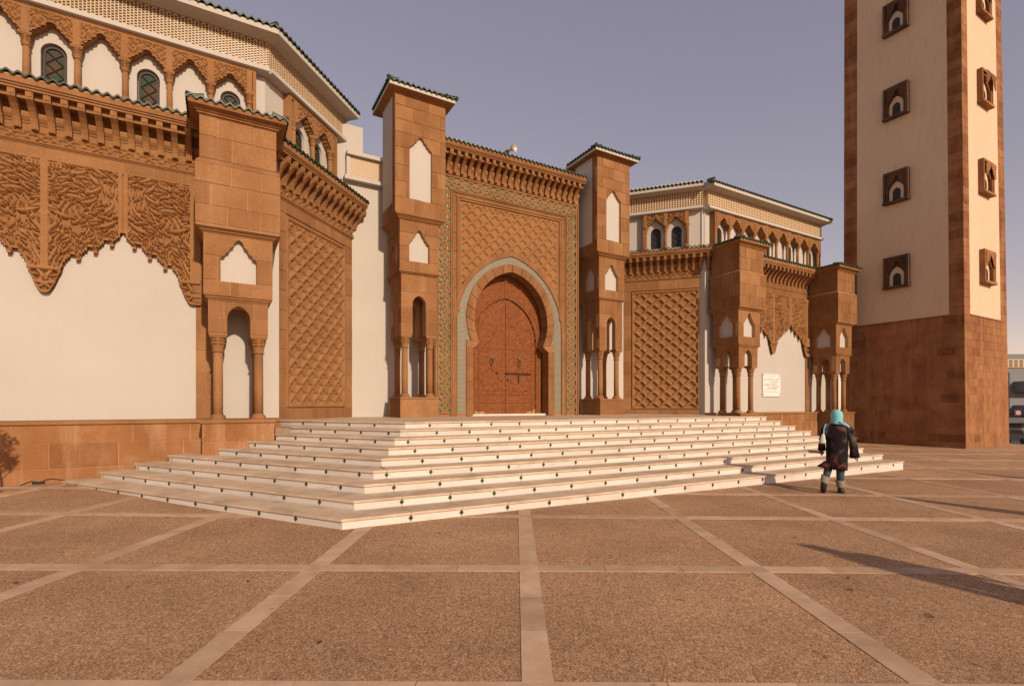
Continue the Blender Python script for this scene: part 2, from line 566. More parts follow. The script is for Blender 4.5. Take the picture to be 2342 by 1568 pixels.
# ------------------------------------------------------------------ ornament patterns
def arabesque(w, h, res, seed, Ln, wd, nstroke, gap=0.022, curl=2.2):
    """curved leaves and tendrils packed side by side: large ones first, small ones in the gaps"""
    rs = np.random.RandomState(seed)
    nu, nz = int(w / res) + 1, int(h / res) + 1
    H = np.zeros((nz, nu), np.float32)
    occ = np.zeros((nz, nu), bool)
    vort = [(rs.uniform(0, w), rs.uniform(0, h), rs.choice([-1, 1])) for _ in range(int(3 + w * h * 1.6 / (Ln * Ln * 10)))]
    for k in range(nstroke):
        f = k / nstroke
        big = 1.0 - f
        if f < 0.004:
            big = 1.7
        ln = Ln * (0.22 + 0.95 * big * rs.uniform(.6, 1.1))
        ww = wd * (0.42 + 0.75 * big)
        x, y = rs.uniform(0, w), rs.uniform(0, h)
        fx, fy = 0.0, 0.25
        for vx, vy, s in vort:
            dx, dy = x - vx, y - vy
            d2 = dx * dx + dy * dy + 0.02
            fx += -s * dy / d2
            fy += s * dx / d2
        th = math.atan2(fy, fx) + rs.uniform(-.75, .75) + (math.pi if rs.rand() < .5 else 0)
        cv = rs.choice([-1, 1]) * rs.uniform(0.5, curl) / ln
        if rs.rand() < 0.16:                      # curled tendril
            ln *= 1.5
            ww *= 0.6
            cv = rs.choice([-1, 1]) * rs.uniform(3.5, 5.0) / ln
        n = 12
        pts = []
        for i in range(n):
            t = i / (n - 1)
            pts.append((x, y, max(0.16, math.sin(math.pi * min(1, t * 0.78 + 0.14)) ** 0.9) * ww / 2))
            x += math.cos(th) * ln / n
            y += math.sin(th) * ln / n
            th += cv * ln / n * (0.3 + 1.9 * t * t)
        xs = [p[0] for p in pts]; ys = [p[1] for p in pts]
        pad = ww + gap
        i0, i1 = max(0, int((min(xs) - pad) / res)), min(nu, int((max(xs) + pad) / res) + 2)
        j0, j1 = max(0, int((min(ys) - pad) / res)), min(nz, int((max(ys) + pad) / res) + 2)
        if i1 - i0 < 2 or j1 - j0 < 2:
            continue
        gx = np.arange(i0, i1) * res
        gy = np.arange(j0, j1)[:, None] * res
        D = np.full((j1 - j0, i1 - i0), 9.0)
        for px, py, pr in pts:
            D = np.minimum(D, np.sqrt((gx - px) ** 2 + (gy - py) ** 2) - pr)
        ins = D < 0
        so = occ[j0:j1, i0:i1]
        c = ins.sum()
        if c == 0 or so[ins].sum() > 0.07 * c:
            continue
        so |= D < gap
        sub = H[j0:j1, i0:i1]
        lv = rs.uniform(0.8, 1.0)
        sub[ins] = np.maximum(sub[ins], lv)
    return H

def sample(H, res, U, Z):
    nz, nu = H.shape
    i = np.clip((U / res).astype(int), 0, nu - 1)
    j = np.clip((Z / res).astype(int), 0, nz - 1)
    return H[j, i]

def grid(u0, u1, z0, z1, res):
    nu, nz = int(round((u1 - u0) / res)) + 1, int(round((z1 - z0) / res)) + 1
    return np.meshgrid(np.linspace(u0, u1, nu), np.linspace(z0, z1, nz))

def sebka(U, Z, pu, pz):
    """diamond net with stepped and curved edges (height 1 on the strands)"""
    best = np.full_like(U, 9.0)
    for ox, oz in ((0, 0), (0.5, 0.5)):
        x = (U / pu + ox + 0.5) % 1 - 0.5
        z = (Z / pz + oz + 0.5) % 1 - 0.5
        st = 0.0834
        zq = (np.floor(np.abs(z) / st) + 0.5) * st
        xq = (np.floor(np.abs(x) / st) + 0.5) * st
        tstep = xq * 2.0 + zq * 2.0
        tcurve = np.sqrt((np.abs(x) * 2.5) ** 2 + (z * 2.1) ** 2) * 0.75 + (np.abs(x) + np.abs(z)) * 0.62
        t = np.where(z > -0.9, tstep, tcurve)
        best = np.minimum(best, t)
    H = np.clip((best - 0.70) / 0.015, 0, 1)
    # little pits beside the crossings
    for ox, oz in ((0.5, 0.0), (0.0, 0.5)):
        for du, dz in ((-0.12, 0), (0.12, 0), (0, -.13)):
            x = (U / pu + ox + 0.5 + du) % 1 - 0.5
            z = (Z / pz + oz + 0.5 + dz) % 1 - 0.5
            H = np.where((x * pu) ** 2 + (z * pz) ** 2 < 0.02 ** 2, 0.3, H)
    return H

def strands(U, V, p, half, wd, full=True):
    """interlaced bands along u, v in -half..half"""
    a = U / p * 2 * math.pi
    H = np.zeros_like(U)
    def tri(x):
        return 2 / math.pi * np.arcsin(np.sin(x) * 0.999)
    cl = lambda f: np.clip(f * 1.7, -1, 1)
    S_ = [(0.84, 0, 1), (0.84, math.pi, 1), (0.40, math.pi / 2, 1), (0.40, -math.pi / 2, 1)]
    if not full:
        S_ = S_[:2] + [(0.45, 0.0, 2), (0.45, math.pi, 2)]
    for k, (amp, ph, mul) in enumerate(S_):
        c = amp * half * cl(tri(a * mul + ph))
        sl = np.where(np.abs(tri(a * mul + ph)) < 0.59, amp * half * 1.7 * mul * 4 / p, 0.0)
        d = np.abs(V - c) / np.sqrt(1 + sl ** 2)
        hh = np.clip((wd + .003 - d) / 0.008, 0, 1)
        edge = (d < wd + 0.010) & (k % 2 == 1)
        H = np.where(edge, 0, H)
        H = np.maximum(H, hh)
    return H

def frieze_pat(U, V, p, half):
    H = strands(U, V, p, half, 0.016, False)
    a = U / p * 2 * math.pi
    d = np.abs(((U / p * 2) % 1) - 0.5) * p / 2
    kn = (np.abs(d) + np.abs(V) < half * 0.5) & ((np.abs(d) + np.abs(V)) > half * 0.30)
    H = np.maximum(H, kn.astype(float))
    for f in (3, 5):
        c = 0.55 * half * np.sin(a * f + np.sin(a))
        H = np.maximum(H, np.clip((0.012 - np.abs(V - c)) / 0.006, 0, 1) * 0.9)
    return H

# ------------------------------------------------------------------ ground
def gz(x, y):
    z = -0.0075 * max(0.0, x - 4.0)
    tl = min(1.0, max(0.0, (1.0 - x) / 3.0)) * min(1.0, max(0.0, (y - 8.5) / 4.0))
    z += 0.075 * tl
    if x > 34:
        z -= min(3.0, 0.16 * (x - 34))
    return z

def cam2w(X, Y):
    c, s = math.cos(VIEW), math.sin(VIEW)
    return (X * c + Y * s, -X * s + Y * c)

# base sheet
xs = [-900, -400, -150, -60, -30] + list(range(-16, 44, 2)) + [46, 50, 54, 58, 66, 80, 120, 250, 500, 900]
ys = [-900, -400, -150, -60, -30, -16] + list(range(-8, 40, 2)) + [50, 70, 110, 200, 400, 900]
mb = MB()
mb.v = [(x, y, gz(x, y) - 0.03) for y in ys for x in xs]
nx = len(xs)
mb.f = [(j * nx + i, j * nx + i + 1, (j + 1) * nx + i + 1, (j + 1) * nx + i) for j in range(len(ys) - 1) for i in range(nx - 1)]
mb.mi = [0] * len(mb.f)
ground = tag(mb.obj('ground', M['aggregate']), kind='structure')
plaza = bpy.data.objects.new('plaza', None)
COL.objects.link(plaza)
plaza['kind'] = 'structure'

GA = R(-0.45)
def pav(X, Y):
    return cam2w(X * math.cos(GA) - Y * math.sin(GA), X * math.sin(GA) + Y * math.cos(GA))
XL = [-4.44 - 2.28 * k for k in range(5, 0, -1)] + [-4.44, -2.04, 0.13, 2.43, 4.67] + [4.67 + 2.28 * k for k in range(1, 12)]
YL = [-1.5, 0.75, 2.93, 5.14, 7.55, 9.64, 12.02] + [12.02 + 2.25 * k for k in range(1, 10)]
BW = 0.095
def stone_quad(mb, x0, x1, y0, y1, h):
    c = [pav(x0, y0), pav(x1, y0), pav(x1, y1), pav(x0, y1)]
    top = [(a, b, gz(a, b) + h) for a, b in c]
    bot = [(a, b, gz(a, b) - 0.05) for a, b in c]
    mb.add(top + bot, [(0, 1, 2, 3), (0, 4, 5, 1), (1, 5, 6, 2), (2, 6, 7, 3), (3, 7, 4, 0)])
def on_plaza(x, y):
    if x > 33.5 or x < -16:
        return False
    if 2 < x < 15.4 and y > 9.0:
        return False
    if y > 14.5 and x < 26:
        return False
    if 27.6 < x < 31.2 and 9.5 < y < 13.3:
        return False
    return True
npan = 0
for i in range(len(XL) - 1):
    for j in range(len(YL) - 1):
        cx, cy = pav((XL[i] + XL[i + 1]) / 2, (YL[j] + YL[j + 1]) / 2)
        if not on_plaza(cx, cy):
            continue
        mb = MB()
        stone_quad(mb, XL[i] + BW - .003, XL[i + 1] - BW + .003, YL[j] + BW - .003, YL[j + 1] - BW + .003, -0.002)
        mb.obj('paving_panel', M['aggregate'], plaza)
        npan += 1
# bands: one long slab run per cell edge
for j in range(len(YL)):
    for i in range(len(XL) - 1):
        cx, cy = pav((XL[i] + XL[i + 1]) / 2, YL[j])
        if not on_plaza(cx, cy) or (j > 9 and (i + j) % 1):
            continue
        n = 3 if YL[j] < 8 else 1
        w = (XL[i + 1] - XL[i]) / n
        for k in range(n):
            mb = MB()
            stone_quad(mb, XL[i] + k * w + (BW if k == 0 else .003), XL[i] + (k + 1) * w - (-BW if k == n - 1 else .003), YL[j] - BW, YL[j] + BW, 0.003)
            mb.obj('paving_band', M['band'], plaza)
bigb = MB()
for i in range(len(XL)):
    for j in range(len(YL) - 1):
        cx, cy = pav(XL[i], (YL[j] + YL[j + 1]) / 2)
        if not on_plaza(cx, cy):
            continue
        n = 3 if YL[j] < 8 else 1
        w = (YL[j + 1] - YL[j] - 2 * BW) / n
        for k in range(n):
            mb = MB()
            stone_quad(mb, XL[i] - BW, XL[i] + BW, YL[j] + BW + k * w + .003, YL[j] + BW + (k + 1) * w - .003, 0.003)
            if YL[j] < 13:
                mb.obj('paving_band', M['band'], plaza)
            else:
                bigb.add(mb.v, mb.f)
tag(bigb.obj('paving_bands', M['band'], plaza), kind='stuff')

# thin pale joints in the paving that run beside the stair
def vpt(u, v):
    Yc = 1160 * 1.65 / (v - 926)
    return cam2w((u - 1171) / 1160 * Yc, Yc)
for (a, b) in (((819, 1240.5), (1406, 1165)), ((390, 1240), (712, 1213)), ((0, 1254), (244, 1247)), ((470, 1292), (700, 1262)), ((1480, 1180), (1640, 1150))):
    pa_, pb_ = vpt(*a), vpt(*b)
    dx, dy = pb_[0] - pa_[0], pb_[1] - pa_[1]
    ln_ = math.hypot(dx, dy)
    nx_, ny_ = -dy / ln_ * 0.007, dx / ln_ * 0.007
    mb = MB()
    N_ = 8
    for i in range(N_ + 1):
        t = i / N_
        x_, y_ = pa_[0] + dx * t, pa_[1] + dy * t
        mb.v += [(x_ - nx_, y_ - ny_, gz(x_, y_) + .0012), (x_ + nx_, y_ + ny_, gz(x_, y_) + .0012)]
    for i in range(N_):
        mb.f.append((2 * i, 2 * i + 2, 2 * i + 3, 2 * i + 1))
        mb.mi.append(0)
    mb.obj('paving_joint', M['band'], plaza)

# ------------------------------------------------------------------ staircase
TERR = 1.275
RISE = TERR / 9
stair = thing('staircase', 'broad white marble staircase with green diamonds in its risers below the mosque door', 'staircase', (9, 9, 0))
stair.location = (0, 0, 0)
SROT = R(-1.3)
FL = R(123)
RIGHT_END = 16.02
def corner(k):                       # k = 0..8 nose corner of each step
    return (1.385 + 0.267 * k, 6.925 + 0.490 * k)
dirf = (math.cos(SROT), math.sin(SROT))
dirl = (math.cos(FL), math.sin(FL))
inf = (-dirf[1], dirf[0])            # inward normals (into the stair)
inl = (dirl[1], -dirl[0])
FRS = Fr((0, 0), 0)
def line_pt(c, d, t, inn, off):
    return (c[0] + d[0] * t + inn[0] * off, c[1] + d[1] * t + inn[1] * off)
dia = MB()
dw = 0.036
dia.add([(-dw, 0, 0), (0, 0, -dw * 1.15), (dw, 0, 0), (0, 0, dw * 1.15), (-dw, .012, 0), (0, .012, -dw * 1.15), (dw, .012, 0), (0, .012, dw * 1.15)],
        [(0, 1, 2, 3), (0, 4, 5, 1), (1, 5, 6, 2), (2, 6, 7, 3), (3, 7, 4, 0)])
dia_me = dia.mesh('diamond_inlay', M['green_inlay'])
PITCH = 0.775
for k in range(9):
    c = corner(k)
    z1 = RISE * (k + 1)
    zb = RISE * k - (0.3 if k == 0 else 0.02)
    tR = (RIGHT_END - c[0]) / dirf[0]
    tL = (13.3 - c[1]) / dirl[1] if k < 4 else (12.95 - c[1]) / dirl[1] if k < 6 else min((c[0] - 1.08) / -dirl[0], (14.25 - c[1]) / dirl[1])
    # core of the step (dark joint colour shows only in the seams)
    a = line_pt(c, dirf, tR - 0.012, inf, 0.055)
    b = line_pt(c, dirl, tL, inl, 0.055)
    den = dirf[0] * dirl[1] - dirf[1] * dirl[0]
    cc = (c[0] + 0.055 * (inf[0] + inl[0]) / (1 + inf[0] * inl[0] + inf[1] * inl[1]),
          c[1] + 0.055 * (inf[1] + inl[1]) / (1 + inf[0] * inl[0] + inf[1] * inl[1]))
    back = 17.0 if k == 8 else 14.2
    mb = MB()
    poly = [cc, a, (RIGHT_END - .012, back if k == 8 else 12.0), (b[0] + (0.0), back if k == 8 else 13.2), b]
    if k == 8:
        poly = [cc, a, (RIGHT_END - .012, 12.9), (17.3, 14.6), (17.3, 17.0), (1.0, 17.0), (1.0, 14.4), b]
    n = len(poly)
    mb.add([(p[0], p[1], z1 - 0.012) for p in poly] + [(p[0], p[1], zb) for p in poly],
           [tuple(range(n)), tuple(range(2 * n - 1, n - 1, -1))] + [(i, n + i, n + (i + 1) % n, (i + 1) % n) for i in range(n)])
    step = mb.obj('step' if k < 8 else 'landing', M['tread'] if k == 8 else M['seam'], stair)
    def slabs(c, d, inn, T, first, sgn, side):
        """treads and risers along one edge; sgn orders the vertices"""
        cuts = []
        s = first
        while s < T:
            cuts.append(s)
            s += PITCH
        ends = [0.0] + [x for x in cuts if 0.12 < x < T - 0.1] + [T]
        # mitre at the corner
        mit = math.tan((math.pi - (FL - SROT)) / 2)
        for i in range(len(ends) - 1):
            t0, t1 = ends[i] + (0.0028 if i else 0), ends[i + 1] - 0.0028
            dep = 0.50 if k < 8 else 0.36
            th = 0.034
            def P(t, off, z):
                if i == 0 and t == t0:
                    t = t + off * mit
                q = line_pt(c, d, t, inn, off)
                return (q[0], q[1], z)
            mb = MB()
            vs = [P(t0, 0, z1), P(t1, 0, z1), P(t1, dep, z1), P(t0, dep, z1), P(t0, 0, z1 - th), P(t1, 0, z1 - th), P(t1, dep, z1 - th), P(t0, dep, z1 - th)]
            fs = [(0, 1, 2, 3), (0, 4, 5, 1), (1, 5, 6, 2), (2, 6, 7, 3), (3, 7, 4, 0), (4, 7, 6, 5)]
            if sgn < 0:
                fs = [f[::-1] for f in fs]
            mb.add(vs, fs)
            mb.obj('tread_slab', M['tread'], step)
            mb = MB()
            zt = z1 - th - 0.006
            vs = [P(t0, .03, zt), P(t1, .03, zt), P(t1, .056, zt), P(t0, .056, zt), P(t0, .03, zb), P(t1, .03, zb), P(t1, .056, zb), P(t0, .056, zb)]
            mb.add(vs, fs)
            mb.obj('riser_slab', M['marble'], step)
        for s in cuts:
            if s > T - 0.1 or s < 0.15:
                continue
            q = line_pt(c, d, s, inn, 0.024)
            o = part('diamond_inlay', dia_me, step)
            o.location = (q[0], q[1], (z1 - th + z1 - RISE) / 2 + 0.004)
            o.rotation_euler = (0, 0, math.atan2(d[1], d[0]) if sgn > 0 else math.atan2(d[1], d[0]) + math.pi)
    th = 0.034
    slabs(c, dirf, inf, tR, 2.335 + 0.027 * k - c[0] if 2.335 + 0.027 * k - c[0] > 0.15 else 2.335 + .027 * k - c[0] + PITCH, 1, 'front')
    slabs(c, dirl, inl, tL, 0.90 - 0.19 * (k % 4), -1, 'flank')

# ------------------------------------------------------------------ mosque
mosque = thing('mosque', 'sandstone and white mosque front with carved panels, green tiled eaves and horseshoe arched doorway', 'mosque', (0, 0, 0))

# shared small pieces
def column_meshes(r, h, name='column'):
    mb = MB()
    lathe(mb, [(r * 0.98, 0), (r, h * 0.4), (r * 0.95, h)], 16)
    sh = mb.mesh('column', M['stone'], True)
    mb = MB()
    lathe(mb, [(r * 1.55, 0), (r * 1.6, 0.035), (r * 1.45, 0.07), (r * 1.2, 0.10), (r * 1.05, 0.125)], 16)
    box(mb, -r * 1.6, r * 1.6, -r * 1.6, r * 1.6, -0.02, 0.012)
    bs = mb.mesh('column_base', M['stone'])
    mb = MB()
    lathe(mb, [(r * 1.0, 0), (r * 1.25, 0.015), (r * 1.25, 0.03), (r * 1.0, 0.04), (r * 1.06, 0.09), (r * 1.25, 0.165)], 32, wob=0.05, k=8)
    lathe(mb, [(r * 1.1, 0.165), (r * 1.45, 0.20), (r * 1.25, 0.235), (r * 1.6, 0.27), (r * 1.4, 0.30), (r * 1.65, 0.325)], 32, wob=0.07, k=8)
    box(mb, -r * 1.6, r * 1.6, -r * 1.6, r * 1.6, 0.325, 0.36)
    box(mb, -r * 1.78, r * 1.78, -r * 1.78, r * 1.78, 0.36, 0.425)
    cp = mb.mesh('capital', M['carved'])
    return sh, bs, cp
def put_column(ms, x, y, z0, ztop_cap, parent=mosque, hshaft=None, capscale=1.0):
    sh, bs, cp = ms
    o = part('column', sh, parent)
    o.location = (x, y, z0)
    h = max(v.co.z for v in sh.vertices)
    o.scale = (1, 1, (ztop_cap - 0.425 * capscale - z0) / h)
    b = part('base', bs, o)
    k = part('capital', cp, o)
    sz = o.scale[2]
    b.scale = (1, 1, 1 / sz)
    k.scale = (1, 1, capscale / sz)
    k.location = (0, 0, h)
    return o
COLS = column_meshes(0.10, 1.5)
COLU = column_meshes(0.062, 0.6)

def pointed(w, zs, za, n=9):
    """pointed arch outline from (-w, zs) over (0, za) to (w, zs)"""
    e = ((za - zs) ** 2 - w * w) / (2 * w)
    if e < 0:
        e = 0
    r_ = w + e
    L_ = []
    a1 = math.acos(e / r_) if r_ else 0
    for i in range(n + 1):
        a = a1 * i / n
        L_.append((-(r_ * math.cos(a) - e), zs + r_ * math.sin(a) * (za - zs) / (r_ * math.sin(a1))))
    return L_ + [(-x, z) for x, z in L_[-2::-1]]

def lobed(w, zs, za, n=4, dep=0.03):
    """cusped, concave-sided arch outline"""
    L_ = []
    for k in range(n):
        for i in range(5):
            t = (k + i / 5) / n
            x = -w * (1 - t) ** 0.85
            z = zs + (za - zs) * (0.42 * t + 0.58 * t ** 1.9)
            b = dep * math.sin(math.pi * i / 5)
            L_.append((x - b * 0.5, z + b * 0.8))
    L_.append((0, za))
    return L_ + [(-x, z) for x, z in L_[-2::-1]]

def opening_halves(u0, u1, z0, z1, sill, outline, cu=0.0):
    """left and right halves of a rectangle round an arched opening"""
    m_ = len(outline) // 2
    zt = outline[m_][1]
    Lh = [(cu + x, z) for x, z in outline[:m_ + 1]]
    Rh = [(cu + x, z) for x, z in outline[m_:]]
    if sill > z0 + 1e-6:
        left = [(u0, z0), (cu, z0), (cu, sill), (Lh[0][0], sill)] + Lh + [(cu, z1), (u0, z1)]
        right = [(cu, z0), (u1, z0), (u1, z1), (cu, z1)] + Rh + [(Rh[-1][0], sill), (cu, sill)]
    else:
        left = [(u0, z0), (Lh[0][0], z0)] + Lh + [(cu, z1), (u0, z1)]
        right = [(Rh[-1][0], z0), (u1, z0), (u1, z1), (cu, z1)] + Rh
    return [left, right]

def courses(z0, z1, h):
    n = max(1, round((z1 - z0) / h))
    return [z0 + (z1 - z0) * i / n for i in range(n + 1)]

# roof tiles: one wave of green barrel tile
tmb = MB()
TP = 0.172
seg = 10
prof = []
for i in range(seg + 1):
    t = i / seg
    prof.append((TP * (t - 0.5), 0.032 * math.cos(2 * math.pi * (t - 0.5))))
vs = []
LEN = 0.34
for y, dz in ((0, 0), (LEN, 0.10)):
    for x, z in prof:
        vs.append((x, y, z + dz + 0.022))
    for x, z in prof:
        vs.append((x, y, z + dz - 0.018))
n = seg + 1
fs = []
for i in range(seg):
    fs += [(i, i + 1, 2 * n + i + 1, 2 * n + i), (n + i, 3 * n + i, 3 * n + i + 1, n + i + 1), (i, n + i, n + i + 1, i + 1)]
fs += [(0, 2 * n, 3 * n, n), (seg, n + seg, 3 * n + seg, 2 * n + seg)]
tmb.add(vs, fs)
TILE = tmb.mesh('roof_tile', M['tile'])
TILES = []
def tile_row(fr, u0, u1, z, out, parent, rows=1, pitch=TP):
    """row of tiles along an eave edge: nose at `out`"""
    nn = max(1, round((u1 - u0) / pitch))
    p = (u1 - u0) / nn
    for r_ in range(rows):
        for i in range(nn):
            u = u0 + p * (i + 0.5)
            c = fr.p(u, z + r_ * 0.105, out - r_ * 0.27)
            TILES.append((1 / math.hypot(c[0], c[1]), c, fr.rot(), p / TP * 1.001, parent))
def hip(pts, parent, r=0.045):
    mb = MB()
    tube(mb, pts, r, 8)
    mb.obj('hip_tile', M['tile'], parent)

def roof_plate(fr, u0, u1, z, out, depth, parent, name='roof_slope'):
    mb = MB()
    prism(mb, fr, rect(u0, u1, z - 0.03, z + 0.0), out - depth, out - 0.02, 0, True)
    return mb.obj(name, M['mortar'], parent)

# ---- a pier: plinth, four columns, arches, niche storey, solid shaft, eave
def niche_outline(w):
    return lobed(w, 0, 0.46)

def pier(sc, F, depth, seed, plinth_left=True):
    body = MB()
    x0, x1 = sc - 0.75, sc + 0.75
    yb = F + depth
    g = 0.014
    # plinth core and ledge
    box(body, sc - 0.70 + g, sc + 0.71 - g, F + 0.0 + g, yb, -0.5, 1.25)
    P_ = body.obj('pier', M['mortar'], mosque)
    mb = MB()
    box(mb, x0 + g, x1 - g, F + g, yb, 6.86, 7.93)
    mb.obj('shaft_core', M['mortar'], P_)
    mb = MB()
    box(mb, sc - .825 + g, sc + .825 - g, F - 0.07 + g, yb, 5.50, 6.85)
    mb.obj('block_core', M['mortar'], P_)
    mb = MB()
    ring(mb, [(0, 1.25), (0.03, 1.26), (0.035, 1.33)], sc - 0.70, sc + 0.71, F, yb)
    mb.obj('plinth_ledge', M['stone'], P_)
    fr = Fr((sc, F), 0)
    frl = Fr((sc - 0.70, F), -90)
    masonry('mosque', P_, fr, [rect(-.70, .71, -.35, 1.25)], [-.35, .0, .42, .85, 1.25], 0.75, out=-g, seed=seed, mat=M['plinth'])
    masonry('mosque', P_, frl, [rect(-depth, 0, -.35, 1.25)], [-.35, .0, .42, .85, 1.25], 0.75, out=-g, seed=seed + 1)
    # columns
    for dx in (-.405, .405):
        for dy in (.33, 1.05):
            put_column(COLS, sc + dx, F + dy, 1.33, 3.245)
    # arch storey
    A = MB()
    al = pointed(0.228, 3.57, 3.863)
    hv = opening_halves(-.59, .59, 3.245, 3.95, 3.245, al)
    fa = Fr((sc, F + 0.15), 0)
    for p in hv:
        prism(A, fa, p, -0.20, -g, 0, True)
    fb = Fr((sc, F + 1.2), 180)
    for p in hv:
        prism(A, fb, p, -0.2, 0, 0, True)
    dep3 = 1.05
    for sgn, ang in ((-1, -90), (1, 90)):
        fs_ = Fr((sc + sgn * 0.59, F + 0.15 + dep3 / 2), ang)
        hs = opening_halves(-dep3 / 2 + .201, dep3 / 2 - .201, 3.245, 3.95, 3.245, pointed(0.228, 3.57, 3.863))
        for p in hs:
            prism(A, fs_, p, -0.2, -g, 0, True)
        if sgn < 0:
            hs2 = opening_halves(-dep3 / 2, dep3 / 2, 3.245, 3.95, 3.245, pointed(0.228, 3.57, 3.863))
            masonry('mosque', P_, fs_, hs2, [3.245, 3.56, 3.95], 0.6, out=-g, seed=seed + 2)
    box(A, sc - .57, sc + .57, F + .18, F + 1.18, 3.90, 3.96)
    A.obj('arch_storey', M['mortar'], P_)
    masonry('mosque', P_, fa, hv, [3.245, 3.60, 3.95], 0.6, out=-g, seed=seed + 3)
    mb = MB()
    ring(mb, [(-.02, 3.94), (0.0, 3.95), (0.02, 3.985), (0.05, 4.0), (0.05, 4.03), (0.085, 4.045), (0.085, 4.07), (0.03, 4.08)], sc - .59, sc + .59, F + .15, F + 1.2)
    mb.obj('cornice', M['stone'], P_)
    # niche storey
    N_ = MB()
    box(N_, sc - .56, sc + .56, F + .24, yb, 4.06, 5.46)
    N_.obj('niche_back', M['plaster'], P_)
    out = [(x, 4.87 + z) for x, z in lobed(0.356, 0, 0.46)]
    hv = opening_halves(-.68, .68, 4.07, 5.41, 4.37, out)
    fn = Fr((sc, F + 0.10), 0)
    N2 = MB()
    for p in hv:
        prism(N2, fn, p, -0.13, -g, 0, True)
    masonry('mosque', P_, fn, hv, [4.07, 4.39, 4.92, 5.41], 0.62, out=-g, seed=seed + 4)
    hd = (depth - 0.1) / 2
    for sgn, ang in ((-1, -90), (1, 90)):
        fs_ = Fr((sc + sgn * 0.68, F + 0.10 + hd), ang)
        out2 = [(x, 4.87 + z) for x, z in lobed(0.33, 0, 0.46)]
        hs = opening_halves(-hd + .131 , hd - .131, 4.07, 5.41, 4.37, out2)
        for p in hs:
            prism(N2, fs_, p, -0.13, -g, 0, True)
        if sgn < 0:
            hs = opening_halves(-hd, hd, 4.07, 5.41, 4.37, out2)
            masonry('mosque', P_, fs_, hs, [4.07, 4.39, 4.92, 5.41], 0.62, out=-g, seed=seed + 5)
    N2.obj('niche_storey', M['mortar'], P_)
    mb = MB()
    ring(mb, [(-.02, 5.38), (0.0, 5.39), (0.03, 5.42), (0.07, 5.44), (0.07, 5.465), (0.12, 5.48), (0.12, 5.5), (0.16, 5.515), (0.16, 5.54), (.13, 5.55)], sc - .68, sc + .68, F + .1, yb)
    mb.obj('cornice', M['stone'], P_)
    # big block and chamfer
    fe = Fr((sc, F - 0.07), 0)
    masonry('mosque', P_, fe, [rect(-.825, .825, 5.55, 6.85)], [5.55, 5.95, 6.42, 6.85], 0.66, out=-g, seed=seed + 6)
    fel = Fr((sc - .825, F - 0.07), -90)
    masonry('mosque', P_, fel, [rect(-depth - .07, 0, 5.55, 6.85)], [5.55, 5.95, 6.42, 6.85], 0.6, out=-g, seed=seed + 7)
    mb = MB()
    ring(mb, [(0.075, 6.845), (0.07, 6.87), (0.0, 6.965), (-.05, 6.97)], x0, x1, F, yb)
    mb.obj('weathering_course', M['stone'], P_)
    # shaft
    masonry('mosque', P_, fr, [rect(-.75, .75, 6.97, 7.92)], [6.97, 7.46, 7.92], 0.72, out=-g, seed=seed + 8)
    masonry('mosque', P_, Fr((x0, F), -90), [rect(-depth, 0, 6.97, 7.92)], [6.97, 7.46, 7.92], 0.62, out=-g, seed=seed + 9)
    mb = MB()
    ring(mb, [(-.02, 7.86), (0.0, 7.87), (0.02, 7.89), (0.05, 7.90), (0.05, 7.93), (0.09, 7.945), (0.09, 7.965), (.14, 7.98), (0.17, 8.0), (0.20, 8.005), (0.21, 8.10), (0.0, 8.12)], x0, x1, F, yb)
    mb.obj('eave', M['stone'], P_)
    tile_row(fr, -.98, .98, 8.115, 0.25, P_)
    tile_row(Fr((x0, F), -90), -depth + 0.3, 0.22, 8.115, 0.25, P_)
    tile_row(Fr((x1, F), 90), -0.22, depth - 0.3, 8.115, 0.25, P_)
    hip([(x0 - .22, F - .22, 8.15), (x0 + .1, F + .1, 8.26)], P_)
    hip([(x1 + .22, F - .22, 8.15), (x1 - .1, F + .1, 8.26)], P_)
    mb = MB()
    ring(mb, [(0.06, 8.12), (-.12, 8.22), (-.5, 8.24)], x0, x1, F, yb)
    mb.obj('roof_slope', M['mortar'], P_)
    return P_
pier1 = pier(0.36, 12.75, 1.30, 10)
pier2 = pier(18.34, 12.75, 1.30, 30)
pier3 = pier(25.53, 12.85, 1.30, 50)

# ---- bracketed eave along a wall
def bracket_mesh(w=0.118):
    fr = Fr((0, 0), 0)
    prof = [(0, 0), (0.115, 0), (0.125, 0.02), (0.14, 0.10), (0.18, 0.19), (0.25, 0.28), (0.34, 0.36), (0.42, 0.41), (0.47, 0.44), (0.475, 0.47), (0.475, 0.60), (0, 0.60)]
    mb = MB()
    sweep(mb, fr, prof[::-1], -w / 2, w / 2)
    # raised spine and top boss
    prof2 = [(o + 0.014, z) for o, z in prof[1:10]]
    sweep(mb, fr, ([(0.05, 0.0)] + prof2 + [(0.05, 0.47)])[::-1], -w * 0.22, w * 0.22)
    slab(mb, fr, -w * 0.36, w * 0.36, 0.49, 0.585, 0.46, 0.49)
    return mb.mesh('bracket', M['carved'])
BRK = bracket_mesh()
BACK = [(0.0, 0.0), (0.04, 0.0), (0.04, 0.13), (0.06, 0.135), (0.06, 0.16), (0.04, 0.165), (0.075, 0.20), (0.11, 0.25), (0.12, 0.30), (0.11, 0.345), (0.06, 0.375), (0.075, 0.385), (0.09, 0.39), (0.09, 0.42), (0.12, 0.425), (0.12, 0.48), (0.36, 0.485), (0.36, 0.60), (0.0, 0.60)]
